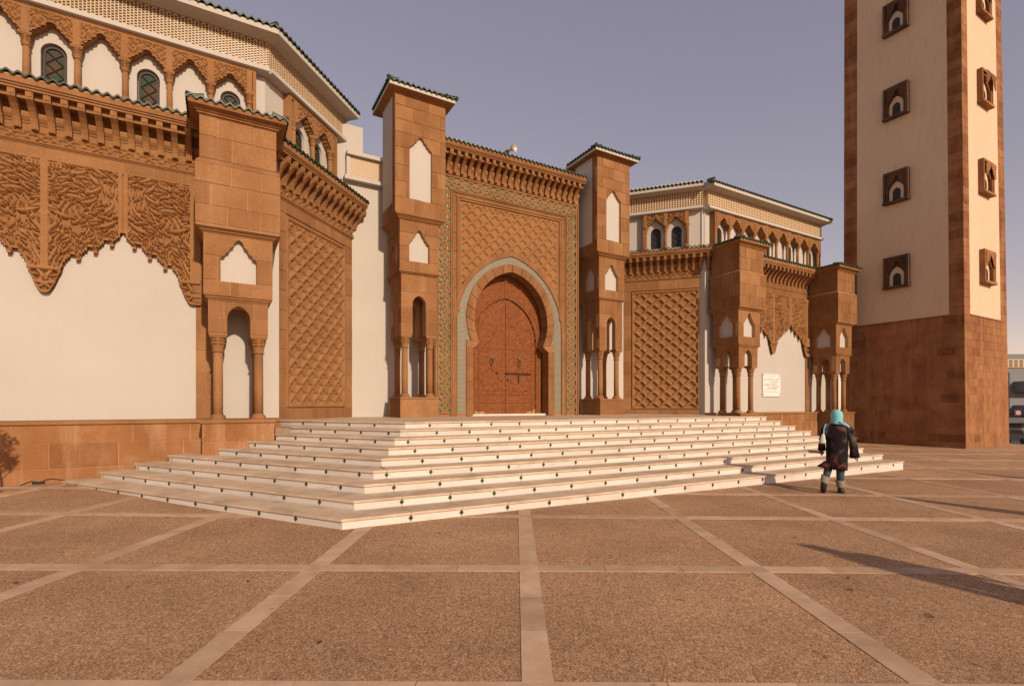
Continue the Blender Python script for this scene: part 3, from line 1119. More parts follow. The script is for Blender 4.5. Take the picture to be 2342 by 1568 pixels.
def bracket_eave(fr, u0, u1, zb, parent, first, pitch, tile_out=0.62, te0=0.0, te1=0.0, tz=0.0, fascia_lo=0.70):
    mb = MB()
    sweep(mb, fr, [(o, zb + z) for o, z in BACK][::-1], u0, u1)
    mb.obj('bracket_frieze', M['carved'], parent)
    mb = MB()
    zt = zb + 0.60
    sweep(mb, fr, [(0, zt), (0.50, zt), (0.50, zt + .04), (0.53, zt + 0.05), (0.53, zt + .08), (0.56, zt + 0.09), (0.57, zt + 0.20), (0, zt + 0.22)][::-1], u0 - te0, u1 + te1)
    mb.obj('fascia', M['stone'], parent)
    u = first
    while u < u1 - 0.05:
        if u > u0 + 0.04:
            o = part('bracket', BRK, parent)
            p = fr.p(u, zb, 0)
            o.location = p
            o.rotation_euler = (0, 0, fr.rot())
        u += pitch
    tile_row(fr, u0 - te0, u1 + te1, zt + 0.245 + tz, tile_out, parent)
    mb = MB()
    sweep(mb, fr, [(-.3, zt + .20), (tile_out - .055, zt + 0.20), (tile_out - .055, zt + 0.225), (-.1, zt + 0.42), (-.3, zt + .42)][::-1], u0, u1)
    mb.obj('roof_slope', M['mortar'], parent)

def frieze(fr, u0, u1, z0, z1, out, parent, res=0.014):
    U, Z = grid(u0, u1, z0, z1, res)
    H = frieze_pat(U, Z - (z0 + z1) / 2, 0.92, (z1 - z0) / 2)
    edge = np.minimum(Z - z0, z1 - Z) < 0.02
    H = np.where(edge, 1, H)
    return relief('carved_frieze', fr, u0, u1, z0, z1, H, 0.003, 0.055, M['carved'], parent)

# ---- lambrequin wing (carved curtain over a white wall)
def lam_half():
    P_ = [(0.0, 5.42), (0.03, 5.41), (0.05, 5.38), (0.05, 5.31)]
    zprev, xprev = 5.31, 0.05
    for xk, zk in ((0.286, 5.21), (0.565, 5.02), (0.852, 4.825)):
        x1_ = xk - 0.13
        for i in range(1, 4):
            xx = xprev + (x1_ - xprev) * i / 3.0
            zz = zprev + (zk - 0.03 - zprev) * i / 3.0
            P_ += [(xx, P_[-1][1]), (xx, zz)]
        P_ += [(x1_, zk - 0.115), (xk - 0.047, zk - 0.115), (xk - 0.047, zk - .02), (xk - 0.028, zk), (xk + 0.028, zk), (xk + 0.047, zk - 0.02), (xk + 0.047, zk - 0.08)]
        xprev, zprev = xk + 0.047, zk - 0.08
    for x, z in ((0.93, 4.70), (0.965, 4.64), (1.0, 4.58), (1.03, 4.50), (1.03, 4.44), (1.065, 4.38), (1.095, 4.29), (1.125, 4.20), (1.16, 4.12), (1.195, 4.05), (1.235, 3.99), (1.285, 3.975)):
        if x < 1.03:
            P_ += [(x, P_[-1][1])]
        P_ += [(x, z)]
    return P_
LAM = lam_half()
def lam_z(X):
    xs_ = np.array([p[0] for p in LAM])
    zs_ = np.array([p[1] for p in LAM])
    xs_ = xs_ + np.arange(len(xs_)) * 1e-6
    return np.interp(X, xs_, zs_)

def wing_curtain(fr, u0, u1, apexes, hb, parent, seed, res):
    z1 = 6.74
    # supporting slab, one polygon per half bay
    sl = MB()
    for ap in apexes:
        for sg in (1, -1):
            pts = [(ap + sg * x * hb / 1.285, z) for x, z in LAM]
            poly = pts + [(ap + sg * hb, z1), (ap, z1)]
            if sg < 0:
                pass
            if area(poly) < 0:
                poly = poly[::-1]
            poly = clip_rect(poly, u0, u1, 3, 7)
            if len(poly) > 2:
                prism(sl, fr, poly, 0.0, 0.022, 0, True)
    sl.obj('curtain_slab', M['carved'], parent)
    Hh = arabesque(hb, 2.9, 0.012, seed, 0.26, 0.037, 14000, 0.0150)
    U, Z = grid(u0, u1, 3.94, z1, res)
    D = np.full_like(U, 9.0)
    for ap in apexes:
        D = np.minimum(D, np.abs(U - ap))
    D = np.clip(D, 0, hb)
    H = sample(Hh, 0.012, D, np.clip(Z - 3.9, 0, 2.85))
    lz = lam_z(D * 1.285 / hb)
    mask = (Z > lz - res * 0.3)
    # rim along the lower edge, ribs on the axes, frame on top
    for k in range(1, 5):
        pass
    rim = (Z - lz < 0.055)
    H = np.where(rim, 0.85, H)
    rib = np.abs(hb - D) < 0.05
    rib2 = (D < 0.085)
    rib3 = D < 0.012
    H = np.where(rib & (Z > 4.5), 1.0, H)
    H = np.where(rib2, 0.9, H)
    H = np.where(rib3, 0.35, H)
    cap = (np.abs(hb - D) < 0.28) & (Z > 4.46) & (Z < 4.52)
    H = np.where(cap, 1.15, H)
    H = np.where((np.abs(hb - D) < 0.28) & (z1 - Z < 0.16) & (z1 - Z > 0.06) & ((((D * 16) % 1) > 0.35) | (z1 - Z < 0.09)), 1.0, H)
    H = np.where(z1 - Z < 0.03, 0.9, H)
    relief('carved_curtain', fr, u0, u1, 3.94, z1, H, 0.027, 0.115, M['carved'], parent, mask)

def wing_top(fr, u0, u1, parent, seed, first, pitch, te0=0, te1=0, dz=0.0):
    """stone band, mouldings, carved frieze and bracketed eave"""
    mb = MB()
    slab(mb, fr, u0, u1, 6.745 + dz, 7.02 + dz, 0, 0.045)
    mb.obj('architrave', M['mortar'], parent)
    masonry('mosque', parent, fr, [rect(u0, u1, 6.745 + dz, 6.985 + dz)], [6.745 + dz, 6.985 + dz], 0.62, out=0.045, seed=seed, gap=0.01)
    mb = MB()
    sweep(mb, fr, [(0, 6.985), (0.065, 6.985), (0.065, 7.005), (0.085, 7.01), (0.085, 7.03), (0.105, 7.035), (0.105, 7.055), (0, 7.06)][::-1] if dz == 0 else [(o, z + dz) for o, z in [(0, 6.985), (0.065, 6.985), (0.065, 7.005), (0.085, 7.01), (0.085, 7.03), (0.105, 7.035), (0.105, 7.055), (0, 7.06)]][::-1], u0, u1)
    mb.obj('moulding', M['stone'], parent)
    frieze(fr, u0, u1, 7.06 + dz, 7.285 + dz, 0.05, parent)
    bracket_eave(fr, u0, u1, 7.285 + dz, parent, first, pitch, te0=te0, te1=te1)

def wing(fr, wall_u0, wall_u1, u0, u1, apexes, hb, seed, res, first, pitch, plinth=True):
    mb = MB()
    slab(mb, fr, wall_u0, wall_u1, 1.2, 8.3, -1.2, 0.0)
    w = mb.obj('wing_wall', M['plaster'], mosque)
    wing_top(fr, u0, u1, w, seed, first, pitch)
    wing_curtain(fr, u0, u1, apexes, hb, w, seed, res)
    # plinth
    fp = Fr(fr.p(0, 0, 0.5)[:2], fr.ang)
    mb = MB()
    slab(mb, fp, wall_u0, wall_u1, -0.6, 1.245, -0.5, -0.014)
    mb.obj('plinth', M['mortar'], w)
    masonry('mosque', w, fp, [rect(wall_u0, wall_u1, -.4, 1.24)], [-.4, 0.0, 0.36, 0.88, 1.24], 0.95, out=-0.014, seed=seed + 3, mat=M['plinth'])
    mb = MB()
    sweep(mb, fp, [(-.5, 1.245), (0.02, 1.245), (0.035, 1.26), (0.035, 1.325), (-.5, 1.335)][::-1], wall_u0, wall_u1)
    mb.obj('plinth_ledge', M['stone'], w)
    return w

FW1 = Fr((0, 14.0), 0)
wing1 = wing(FW1, -7.0, 1.28, -5.75, -0.40, (-4.45, -1.85), 1.285, 101, 0.0090, -3.565 - 0.267 * 9, 0.267)
FW4 = Fr((0, 14.27), 0)
wing4 = wing(FW4, 17.45, 27.6, 19.2, 24.80, (20.65, 23.27), 1.30, 131, 0.016, 19.25, 0.295)
# stone pilasters beside the white walls
def pilaster(fr, u0, u1, z0, z1, parent, seed, out=0.03, h=0.5):
    mb = MB()
    slab(mb, fr, u0, u1, z0, z1, -0.02, out - 0.014)
    mb.obj('pilaster', M['mortar'], parent)
    masonry('mosque', parent, fr, [rect(u0, u1, z0, z1)], courses(z0, z1, h), 2.0, out=out - 0.014, seed=seed)
pilaster(FW1, -0.495, -0.16, 1.335, 4.0, wing1, 160)
pilaster(FW1, -0.56, -0.16, 4.0, 6.74, wing1, 161, 0.10)
pilaster(FW4, 24.62, 24.95, 1.335, 4.0, wing4, 162)
mb = MB()
sweep(mb, FW1, [(0, 3.97), (0.06, 3.97), (0.06, 4.0), (0.09, 4.01), (0.09, 4.04), (0, 4.05)][::-1], -0.52, -0.16)
mb.obj('impost', M['stone'], wing1)

# ---- chamfered wings with the diamond net panel
def net_wing(fr, length, pu0, pu1, pz0, pz1, first, pitch, te0, te1, seed, phase, res, wall_u0, wall_u1):
    mb = MB()
    slab(mb, fr, wall_u0, wall_u1, 0.9, 8.2, -0.8, -0.12)
    w = mb.obj('net_wing_wall', M['mortar'], mosque)
    # frame of stone round the panel
    u0, u1 = max(0.02, wall_u0), min(length, wall_u1)
    hole = (pu0, pu1, pz0, pz1)
    fz = [1.275, pz0]
    mb = MB()
    for q in (rect(u0, u1, 1.0, pz0), rect(u0, pu0, pz0, pz1), rect(pu1, u1, pz0, pz1), rect(u0, u1, pz1, 7.3)):
        prism(mb, fr, q, -0.13, 0.0, 0, True)
    mb.obj('panel_surround', M['mortar'], w)
    masonry('mosque', w, fr, [rect(u0, u1, 1.2, pz0)], [1.2, pz0], 0.9, seed=seed)
    masonry('mosque', w, fr, [rect(u0, pu0, pz0, pz1)], courses(pz0, pz1, 0.52), 2, seed=seed + 1)
    masonry('mosque', w, fr, [rect(pu1, u1, pz0, pz1)], courses(pz0, pz1, 0.52), 2, seed=seed + 2)
    masonry('mosque', w, fr, [rect(u0, u1, pz1, 6.98)], [pz1, 6.98], 0.95, seed=seed + 3)
    U, Z = grid(pu0, pu1, pz0, pz1, res)
    pu = 0.512
    H = sebka(U - phase[0], Z - phase[1], pu, 0.468)
    e = np.minimum(np.minimum(U - pu0, pu1 - U), np.minimum(Z - pz0, pz1 - Z))
    zz_ = ((U - phase[0]) / pu) % 1
    edge_scal = 0.085 + 0.03 * np.abs(np.sin((Z - phase[1]) / 0.468 * math.pi))
    H = np.where(e < edge_scal, 1.0, H)
    H = np.where((e > 0.105) & (e < 0.15) & (np.abs(((Z - phase[1]) / 0.468) % 1 - 0.5) < 0.3), 0.1, H)
    H = np.where(e < 0.03, 0.55, H)
    H = np.where(e < 0.012, 0.0, H)
    relief('diamond_net_panel', fr, pu0, pu1, pz0, pz1, H, -0.065, 0.075, M['carved'], w)
    mb = MB()
    sweep(mb, fr, [(0, 6.98), (0.02, 6.98), (0.02, 7.0), (0.04, 7.005), (0.04, 7.03), (0.065, 7.035), (0.065, 7.06), (0, 7.065)][::-1], u0, u1 + 0.03)
    mb.obj('moulding', M['stone'], w)
    frieze(fr, u0, u1 + .04, 7.06, 7.30, 0.03, w, 0.016)
    bracket_eave(fr, -0.1, length + 0.06, 7.30, w, first, pitch, te0=te0, te1=te1)
    return w
A2 = math.degrees(math.atan2(2.80, 2.67))
FW2 = Fr((1.05, 14.05), A2)
wing2 = net_wing(FW2, 3.84, 0.65, 3.48, 1.57, 6.68, 0.16, 0.283, 0.30, -0.05, 201, (1.046, 1.73), 0.0165, 0.2, 3.84)
F3o = (2 * 9.36 - 1.05, 14.30)
c3, s3 = math.cos(R(46.5)), math.sin(R(46.5))
L3 = 3.84
FW3 = Fr((F3o[0] - L3 * c3, F3o[1] + L3 * s3), -46.5)
wing3 = net_wing(FW3, L3 + 0.05, L3 - 3.13, L3 - 0.30, 1.46, 6.58, 0.42, 0.284, -0.1, 0.10, 211, (L3 - 2.71, 1.56), 0.022, 0.0, L3 - 0.2)

# ---- white wall strips behind the gate towers, with lattice balustrade
def lattice(name, fr, u0, u1, z0, z1, out, parent, pitch=0.070, hole=0.050, dark=False, zp=0.062, stag=True):
    mb = MB()
    nu = max(1, round((u1 - u0) / pitch)); pu = (u1 - u0) / nu
    nz = max(1, int((z1 - z0) / zp)); pz = (z1 - z0) / nz
    h = hole / 2
    dp = 0.028
    for i in range(nu):
        sh = pz / 2 if (stag and i % 2) else 0
        for j in range(nz + 1):
            a0 = max(z0, z0 + j * pz - sh); a1 = min(z1, z0 + (j + 1) * pz - sh)
            if a1 - a0 < 0.01:
                continue
            b0, b1 = u0 + i * pu, u0 + (i + 1) * pu
            cu, cz = (b0 + b1) / 2, z0 + (j + 0.5) * pz - sh
            if cz - h < z0 + .004 or cz + h > z1 - .004:
                mb.add([fr.p(b0, a0, out), fr.p(b1, a0, out), fr.p(b1, a1, out), fr.p(b0, a1, out)], [(0, 1, 2, 3)], 0)
                continue
            O = [fr.p(b0, a0, out), fr.p(b1, a0, out), fr.p(b1, a1, out), fr.p(b0, a1, out)]
            I = [fr.p(cu - h, cz - h, out), fr.p(cu + h, cz - h, out), fr.p(cu + h, cz + h, out), fr.p(cu - h, cz + h, out)]
            K = [fr.p(cu - h, cz - h, out - dp), fr.p(cu + h, cz - h, out - dp), fr.p(cu + h, cz + h, out - dp), fr.p(cu - h, cz + h, out - dp)]
            fs_ = []
            for q in range(4):
                r_ = (q + 1) % 4
                fs_.append((q, r_, 4 + r_, 4 + q))
                fs_.append((4 + q, 4 + r_, 8 + r_, 8 + q))
            mb.add(O + I + K, fs_, 0)
            mb.add(K, [(0, 1, 2, 3)], 1)
    return mb.obj(name, [M['lattice'], M['lattice_dark'] if dark else M['lattice_tile']], parent)

FB = Fr((0, 16.8), 0)
mb = MB()
slab(mb, FB, 3.3, 6.45, 1.2, 8.85, -0.6, 0)
back1 = mb.obj('white_wall', M['plaster'], mosque)
mb = MB()
slab(mb, FB, 3.42, 5.2, 8.85, 8.97, -0.6, 0.22)
slab(mb, FB, 3.50, 5.2, 9.66, 9.78, -0.4, 0.20)
slab(mb, FB, 3.50, 3.62, 8.97, 9.66, -0.3, 0.10)
slab(mb, FB, 3.62, 5.0, 8.97, 9.66, -0.3, 0.06)
mb.obj('parapet', M['plaster'], back1)
lattice('lattice_screen', FB, 3.62, 5.0, 8.985, 9.645, 0.07, back1, 0.08, 0.05, False, 0.075)
mb = MB()
slab(mb, FB, 3.2, 4.05, 8.9, 10.72, -1.0, -0.05)
mb.obj('parapet_block', M['plaster'], back1)
mb = MB()
slab(mb, FB, 12.1, 15.6, 1.2, 8.85, -0.6, 0)
back2 = mb.obj('white_wall', M['plaster'], mosque)

# ---- gate towers
def tower(sc, seed, dz=0.0):
    F = 15.23
    x0, x1 = sc - .825, sc + .825
    yb = 16.62
    g = 0.014
    body = MB()
    box(body, x0 + g, x1 - g, F + g + 0.12, yb, 7.56, 11.30)
    body.mi = [0] * len(body.f)
    Tw = body.obj('gate_tower', M['mortar'], mosque)
    fr = Fr((sc, F), 0)
    # shaft front with tall niche
    out = [(x, 9.65 + z) for x, z in lobed(0.367, 0, 0.39, 4, 0.025)]
    hv = opening_halves(-.825, .825, 7.56, 11.28, 8.06, out)
    mb = MB()
    for p in hv:
        prism(mb, fr, p, -0.12, -g, 0, True)
    mb.obj('shaft_front', M['mortar'], Tw)
    mb = MB()
    slab(mb, fr, -.45, .45, 7.9, 10.2, -0.118, -0.10)
    mb.obj('niche_back', M['plaster'], Tw)
    masonry('mosque', Tw, fr, hv, [7.56, 8.05, 8.55, 9.05, 9.6, 10.05, 10.45, 10.88, 11.28], 0.62, out=-g, seed=seed)
    # left side: stone corner strip, white panel
    fl = Fr((x0, F), -90)
    masonry('mosque', Tw, fl, [rect(-.30, 0, 7.56, 11.28)], courses(7.56, 11.28, 0.46), 2, out=-g, seed=seed + 1)
    mb = MB()
    slab(mb, fl, -1.36, -.30, 7.95, 11.28, -0.05, 0.004)
    mb.obj('side_panel', M['plaster'], Tw)
    masonry('mosque', Tw, fl, [rect(-1.36, -.30, 7.56, 7.95)], [7.56, 7.95], 0.7, out=-g, seed=seed + 12)
    # eave
    mb = MB()
    ring(mb, [(-.02, 11.24), (0.0, 11.25), (0.05, 11.27), (0.22, 11.285), (0.235, 11.29)], x0, x1, F, yb + .1)
    mb.obj('eave_soffit', M['stone'], Tw)
    mb = MB()
    ring(mb, [(0.0, 11.288), (0.245, 11.292), (0.245, 11.385), (0.0, 11.39)], x0, x1, F, yb + .1)
    mb.obj('fascia', M['plaster'], Tw)
    mb = MB()
    ring(mb, [(0.08, 11.385), (-.15, 11.50), (-.45, 11.66), (-.60, 11.70)], x0, x1, F, yb + .1)
    mb.obj('roof_slope', M['mortar'], Tw)
    tile_row(fr, -.825 - .30, .825 + .30, 11.42, 0.30, Tw)
    tile_row(fr, -.825 - .04, .825 + .04, 11.525, 0.03, Tw)
    tile_row(fl, -1.6, 0.27, 11.42, 0.30, Tw)
    tile_row(fl, -1.4, 0.0, 11.525, 0.03, Tw)
    tile_row(Fr((x1, F), 90), -0.27, 1.5, 11.42, 0.30, Tw)
    hip([(x0 - .30, F - .30, 11.44), (x0 + .28, F + .28, 11.73)], Tw, .06)
    hip([(x1 + .30, F - .30, 11.44), (x1 - .28, F + .28, 11.73)], Tw, .06)
    # moulding and narrower storey
    mb = MB()
    ring(mb, [(-.02, 7.38), (0.0, 7.39), (0.03, 7.42), (0.07, 7.435), (0.07, 7.46), (0.11, 7.475), (0.11, 7.50), (0.16, 7.515), (0.175, 7.56), (.12, 7.58)], sc - .65, sc + .64, F + .10, yb)
    mb.obj('cornice', M['stone'], Tw)
    core = MB()
    box(core, sc - .54, sc + .53, F + .22, yb, 5.84, 7.42)
    core.obj('niche_back', M['plaster'], Tw)
    fn = Fr((sc, F + .10), 0)
    out = [(x, 6.70 + z) for x, z in lobed(0.333, 0, 0.46)]
    hv = opening_halves(-.65, .64, 5.85, 7.40, 6.15, out, -.012)
    mb = MB()
    for p in hv:
        prism(mb, fn, p, -0.11, -g, 0, True)
    masonry('mosque', Tw, fn, hv, [5.85, 6.17, 6.62, 7.02, 7.40], 0.6, out=-g, seed=seed + 3)
    hd = 0.58
    fs_ = Fr((sc - .65, F + .10 + hd), -90)
    out = [(x, 6.70 + z) for x, z in lobed(0.27, 0, 0.46)]
    hs = opening_halves(-hd - .1, hd - .111, 5.85, 7.40, 6.15, out)
    for p in hs:
        prism(mb, fs_, p, -0.11, -g, 0, True)
    hs = opening_halves(-hd - .1, hd, 5.85, 7.40, 6.15, out)
    masonry('mosque', Tw, fs_, hs, [5.85, 6.17, 6.62, 7.02, 7.40], 0.5, out=-g, seed=seed + 4)
    slab(mb, Fr((sc + .64, F + .10 + hd), 90), -hd + .111, hd, 5.85, 7.40, -.11, 0)
    mb.obj('niche_storey', M['mortar'], Tw)
    mb = MB()
    ring(mb, [(-.02, 5.72), (0.0, 5.73), (0.02, 5.755), (0.05, 5.765), (0.05, 5.79), (0.085, 5.80), (0.085, 5.83), (0.07, 5.855)], sc - .59, sc + .58, F + .15, yb)
    mb.obj('cornice', M['stone'], Tw)
    # arch storey
    fa = Fr((sc, F + .15), 0)
    al = pointed(0.217, 4.83, 5.105)
    hv = opening_halves(-.59, .58, 3.865, 5.74, 3.865, al)
    mb = MB()
    for p in hv:
        prism(mb, fa, p, -0.2, -g, 0, True)
    masonry('mosque', Tw, fa, hv, [3.865, 4.22, 4.70, 5.20, 5.74], 0.6, out=-g, seed=seed + 5)
    dep = 1.05
    for sgn, ang, xx in ((-1, -90, sc - .59), (1, 90, sc + .58)):
        f2 = Fr((xx, F + .15 + dep / 2), ang)
        hs = opening_halves(-dep / 2 + .201, dep / 2 - .201, 3.865, 5.74, 3.865, al)
        for p in hs:
            prism(mb, f2, p, -0.2, -g, 0, True)
        if sgn < 0:
            hs = opening_halves(-dep / 2, dep / 2, 3.865, 5.74, 3.865, al)
            masonry('mosque', Tw, f2, hs, [3.865, 4.22, 4.70, 5.20, 5.74], 0.5, out=-g, seed=seed + 6)
    fb = Fr((sc, F + .15 + dep), 180)
    for p in opening_halves(-.58, .59, 3.865, 5.74, 3.865, al):
        prism(mb, fb, p, -.2, 0, 0, True)
    box(mb, sc - .57, sc + .56, F + .2, F + 1.18, 5.65, 5.75)
    mb.obj('arch_storey', M['mortar'], Tw)
    for dx in (-.43, .40):
        for dy in (.30, 1.05):
            put_column(COLS, sc + dx, F + dy, 1.90, 3.865)
    # plinth
    mb = MB()
    box(mb, sc - .66 + g, sc + .58 - g, F + 0.02 + g, 16.5, 1.2, 1.84)
    mb.obj('plinth', M['mortar'], Tw)
    masonry('mosque', Tw, Fr((sc, F + .02), 0), [rect(-.66, .58, 1.277, 1.84)], [1.277, 1.84], 2.2, out=-g, seed=seed + 8)
    masonry('mosque', Tw, Fr((sc - .66, F + .02), -90), [rect(-1.1, 0, 1.277, 1.84)], [1.277, 1.84], 2.2, out=-g, seed=seed + 9)
    mb = MB()
    ring(mb, [(0, 1.84), (0.015, 1.85), (0.015, 1.895), (0, 1.90)], sc - .66, sc + .58, F + .02, 16.45)
    mb.obj('plinth_ledge', M['stone'], Tw)
    return Tw
tower1 = tower(5.46, 300)
tower2 = tower(13.35, 340)

# ---- the gate: portal wall, frames, mosaics, horseshoe arch and door
PC = 9.26
FP = Fr((PC, 16.1), 0)
def horseshoe(w, zc, za, z0, n=14):
    """pointed horseshoe: right half from the foot up to the apex"""
    e = ((za - zc) ** 2 - w * w) / (2 * w)
    r_ = w + e
    a1 = math.acos(e / r_)
    a0 = -math.asin(min(1.0, (zc - z0) / r_))
    return [(r_ * math.cos(a0 + (a1 - a0) * i / n) - e, zc + r_ * math.sin(a0 + (a1 - a0) * i / n)) for i in range(n + 1)]
ARC_IN = horseshoe(1.54, 4.70, 6.51, 3.86)
ARC_OUT = horseshoe(1.84, 4.75, 6.76, 3.90)
ZEL_OUT = horseshoe(2.19, 4.40, 7.07, 4.40)
HOOD = horseshoe(2.30, 4.40, 7.25, 4.40)
JW, JZ = 1.585, 3.66
half_R = [(JW + .05, 1.2), (JW + .05, JZ + .22)] + [(u * 1.03 + .02 if i < len(ARC_IN) - 1 else 0, z + .04) for i, (u, z) in enumerate(ARC_IN)]
portal = None
mb = MB()
poly_r = [(JW + .05, 1.2), (3.02, 1.2), (3.02, 9.62), (0, 9.62)] + half_R[1:][::-1]
poly_l = [(-u, z) for u, z in poly_r][::-1]
for p in (poly_l, poly_r):
    prism(mb, FP, p, -0.42, -0.105, 0, True)
slab(mb, FP, -3.0, 3.0, 9.6, 10.45, -1.4, -0.004)
portal = mb.obj('portal_wall', M['stone'], mosque)
mb = MB()
for sg in (1, -1):
    q = rect(2.06, 3.02, 1.2, 9.62)
    q = q if sg > 0 else [(-u, z) for u, z in q][::-1]
    prism(mb, FP, q, -0.11, -0.004, 0, True)
    q = [(JW + .05, 1.2), (2.06, 1.2), (2.06, 5.6)] + [(u * 1.03 + .06, z + 0.12) for u, z in ZEL_OUT if z > 5.5][1:-1] + [(0, 7.20)] + half_R[1:][::-1]
    q = q if sg > 0 else [(-u, z) for u, z in q][::-1]
    prism(mb, FP, q, -0.11, -0.004, 0, True)
prism(mb, FP, rect(-2.06, 2.06, 8.70, 9.62), -0.11, -0.004, 0, True)
mb.obj('portal_facing', M['stone'], portal)
# voussoirs and jamb stones
def arc_at(A, t):
    f = t * (len(A) - 1)
    i = min(int(f), len(A) - 2)
    q = f - i
    return (A[i][0] + q * (A[i + 1][0] - A[i][0]), A[i][1] + q * (A[i + 1][1] - A[i][1]))
NV = 9
for sg in (1, -1):
    for k in range(NV):
        t0, t1 = k / NV + 0.003, (k + 1) / NV - 0.003
        ins = [arc_at(ARC_IN, t0 + (t1 - t0) * i / 4) for i in range(5)]
        ous = [arc_at(ARC_OUT, t1 + (t0 - t1) * i / 4) for i in range(5)]
        poly = [(sg * u, z) for u, z in ins + ous]
        if area(poly) < 0:
            poly = poly[::-1]
        b = MB()
        prism(b, FP, poly, -0.40, 0.035, 0, True)
        c = FP.p(poly[0][0], 5, 0)
        PIECES.setdefault('mosque', []).append((abs(area(poly)) / 340, b, portal, None))
    # jambs
    zz = courses(1.275, JZ, 0.6)
    for z0, z1 in zip(zz[:-1], zz[1:]):
        poly = rect(JW, 1.845, z0 + .004, z1 - .004)
        poly = [(sg * u, z) for u, z in poly]
        if area(poly) < 0:
            poly = poly[::-1]
        b = MB()
        prism(b, FP, poly, -0.40, 0.035, 0, True)
        PIECES['mosque'].append((abs(area(poly)) / 340, b, portal, None))
    poly = [(JW, JZ), (1.845, JZ), (1.845, 3.90), (ARC_OUT[0][0], 3.90), (ARC_IN[0][0], 3.86), (1.36, JZ + .18), (1.44, JZ + .10)]
    poly = [(sg * u, z) for u, z in poly]
    if area(poly) < 0:
        poly = poly[::-1]
    b = MB()
    prism(b, FP, poly, -0.40, 0.04, 0, True)
    b.obj('impost', M['stone'], portal)
# mosaic ring
mb = MB()
for sg in (1, -1):
    Zo = [(2.19, 1.36)] + ZEL_OUT
    Zi = [(1.875, 1.36), (1.875, 3.9), (ARC_OUT[0][0] + .03, 3.92)] + [(u + 0.03 * (1 - i / len(ARC_OUT)), z + .03 * i / len(ARC_OUT)) for i, (u, z) in enumerate(ARC_OUT)]
    poly = [(sg * u, z) for u, z in Zi + Zo[::-1]]
    if area(poly) < 0:
        poly = poly[::-1]
    prism(mb, FP, poly, -0.02, 0.006, 0, False)
mb.obj('mosaic_arch_band', M['mosaic'], portal)
# hood moulding round the mosaic
def strip(mb, inner, outer, o1, o0=-0.02):
    for i in range(len(inner) - 1):
        for sg in (1, -1):
            poly = [(sg * u, z) for u, z in (inner[i], outer[i], outer[i + 1], inner[i + 1])]
            if area(poly) < 0:
                poly = poly[::-1]
            prism(mb, FP, poly, o0, o1)
mb = MB()
Zi = [(2.195, 1.30)] + [(2.195 * 1.0 if i == 0 else u + .004, z + .003) for i, (u, z) in enumerate(ZEL_OUT)]
Zm = [(2.235, 1.30)] + [(u * 1.012 + .012, z + 0.05 * i / 14) for i, (u, z) in enumerate(ZEL_OUT)]
Zo2 = [(2.40, 1.30)] + [(u * 1.03 + .10, z + 0.19 * i / 14) for i, (u, z) in enumerate(ZEL_OUT)]
Zo2[-1] = (0, 7.27); Zm[-1] = (0, 7.125); Zi[-1] = (0, 7.073)
strip(mb, Zi, Zm, 0.045)
strip(mb, Zm, Zo2, 0.028)
mb.obj('hood_moulding', M['stone'], portal)
# diamond net spandrels
res = 0.0225
U, Z = grid(-2.08, 2.06, 4.5, 8.72, res)
au = np.abs(U)
hu = np.array([p[0] for p in Zo2[1:]]); hz = np.array([p[1] for p in Zo2[1:]])
lim = np.interp(au, hu[::-1], hz[::-1], right=4.3)
mask = Z > lim - 0.03
H = sebka(U, Z - 8.72 + 0.22, 0.46, 0.44)
e = np.minimum(np.minimum(U + 2.08, 2.06 - U), 8.72 - Z)
H = np.where(e < 0.06 + 0.02 * np.abs(np.sin(U / .46 * math.pi * 2)), 0.9, H)
H = np.where(e < 0.02, 0.1, H)
relief('diamond_net_panel', FP, -2.08, 2.06, 4.5, 8.72, H, -0.055, 0.072, M['carved'], portal, mask)
# mouldings framing the net
mb = MB()
def frame(mb, w0, w1, z0, z1, zb, o1, o0=-0.02):
    for sg in (1, -1):
        poly = [(sg * w0, zb), (sg * w1, zb), (sg * w1, z1), (sg * w0, z0)]
        if area(poly) < 0:
            poly = poly[::-1]
        prism(mb, FP, poly, o0, o1)
    prism(mb, FP, [(-w0, z0), (w0, z0), (w1, z1), (-w1, z1)], o0, o1)
frame(mb, 2.09, 2.13, 8.73, 8.77, 4.9, 0.05)
frame(mb, 2.13, 2.17, 8.77, 8.81, 4.9, 0.02)
frame(mb, 2.17, 2.20, 8.81, 8.84, 4.9, 0.055)
frame(mb, 2.36, 2.385, 8.955, 8.985, 1.28, 0.055)
frame(mb, 2.385, 2.42, 8.985, 9.01, 1.28, 0.02)
frame(mb, 2.42, 2.445, 9.01, 9.03, 1.28, 0.05)
frame(mb, 2.88, 2.92, 9.45, 9.49, 1.28, 0.05)
frame(mb, 2.92, 2.96, 9.49, 9.53, 1.28, 0.025)
frame(mb, 2.96, 3.0, 9.53, 9.57, 1.28, 0.06)
mb.obj('frame_moulding', M['stone'], portal)
for sg in (-1, 1):
    rr_ = rect(2.21, 2.355, 1.28, 8.83) if sg > 0 else rect(-2.355, -2.21, 1.28, 8.83)
    masonry('mosque', portal, FP, [rr_], courses(1.28, 8.83, 0.62), 3, out=-0.004, thick=.02, seed=401 + sg)
masonry('mosque', portal, FP, [rect(-2.355, 2.355, 8.845, 8.95)], [8.845, 8.95], 0.6, out=-.004, thick=.02, seed=405)
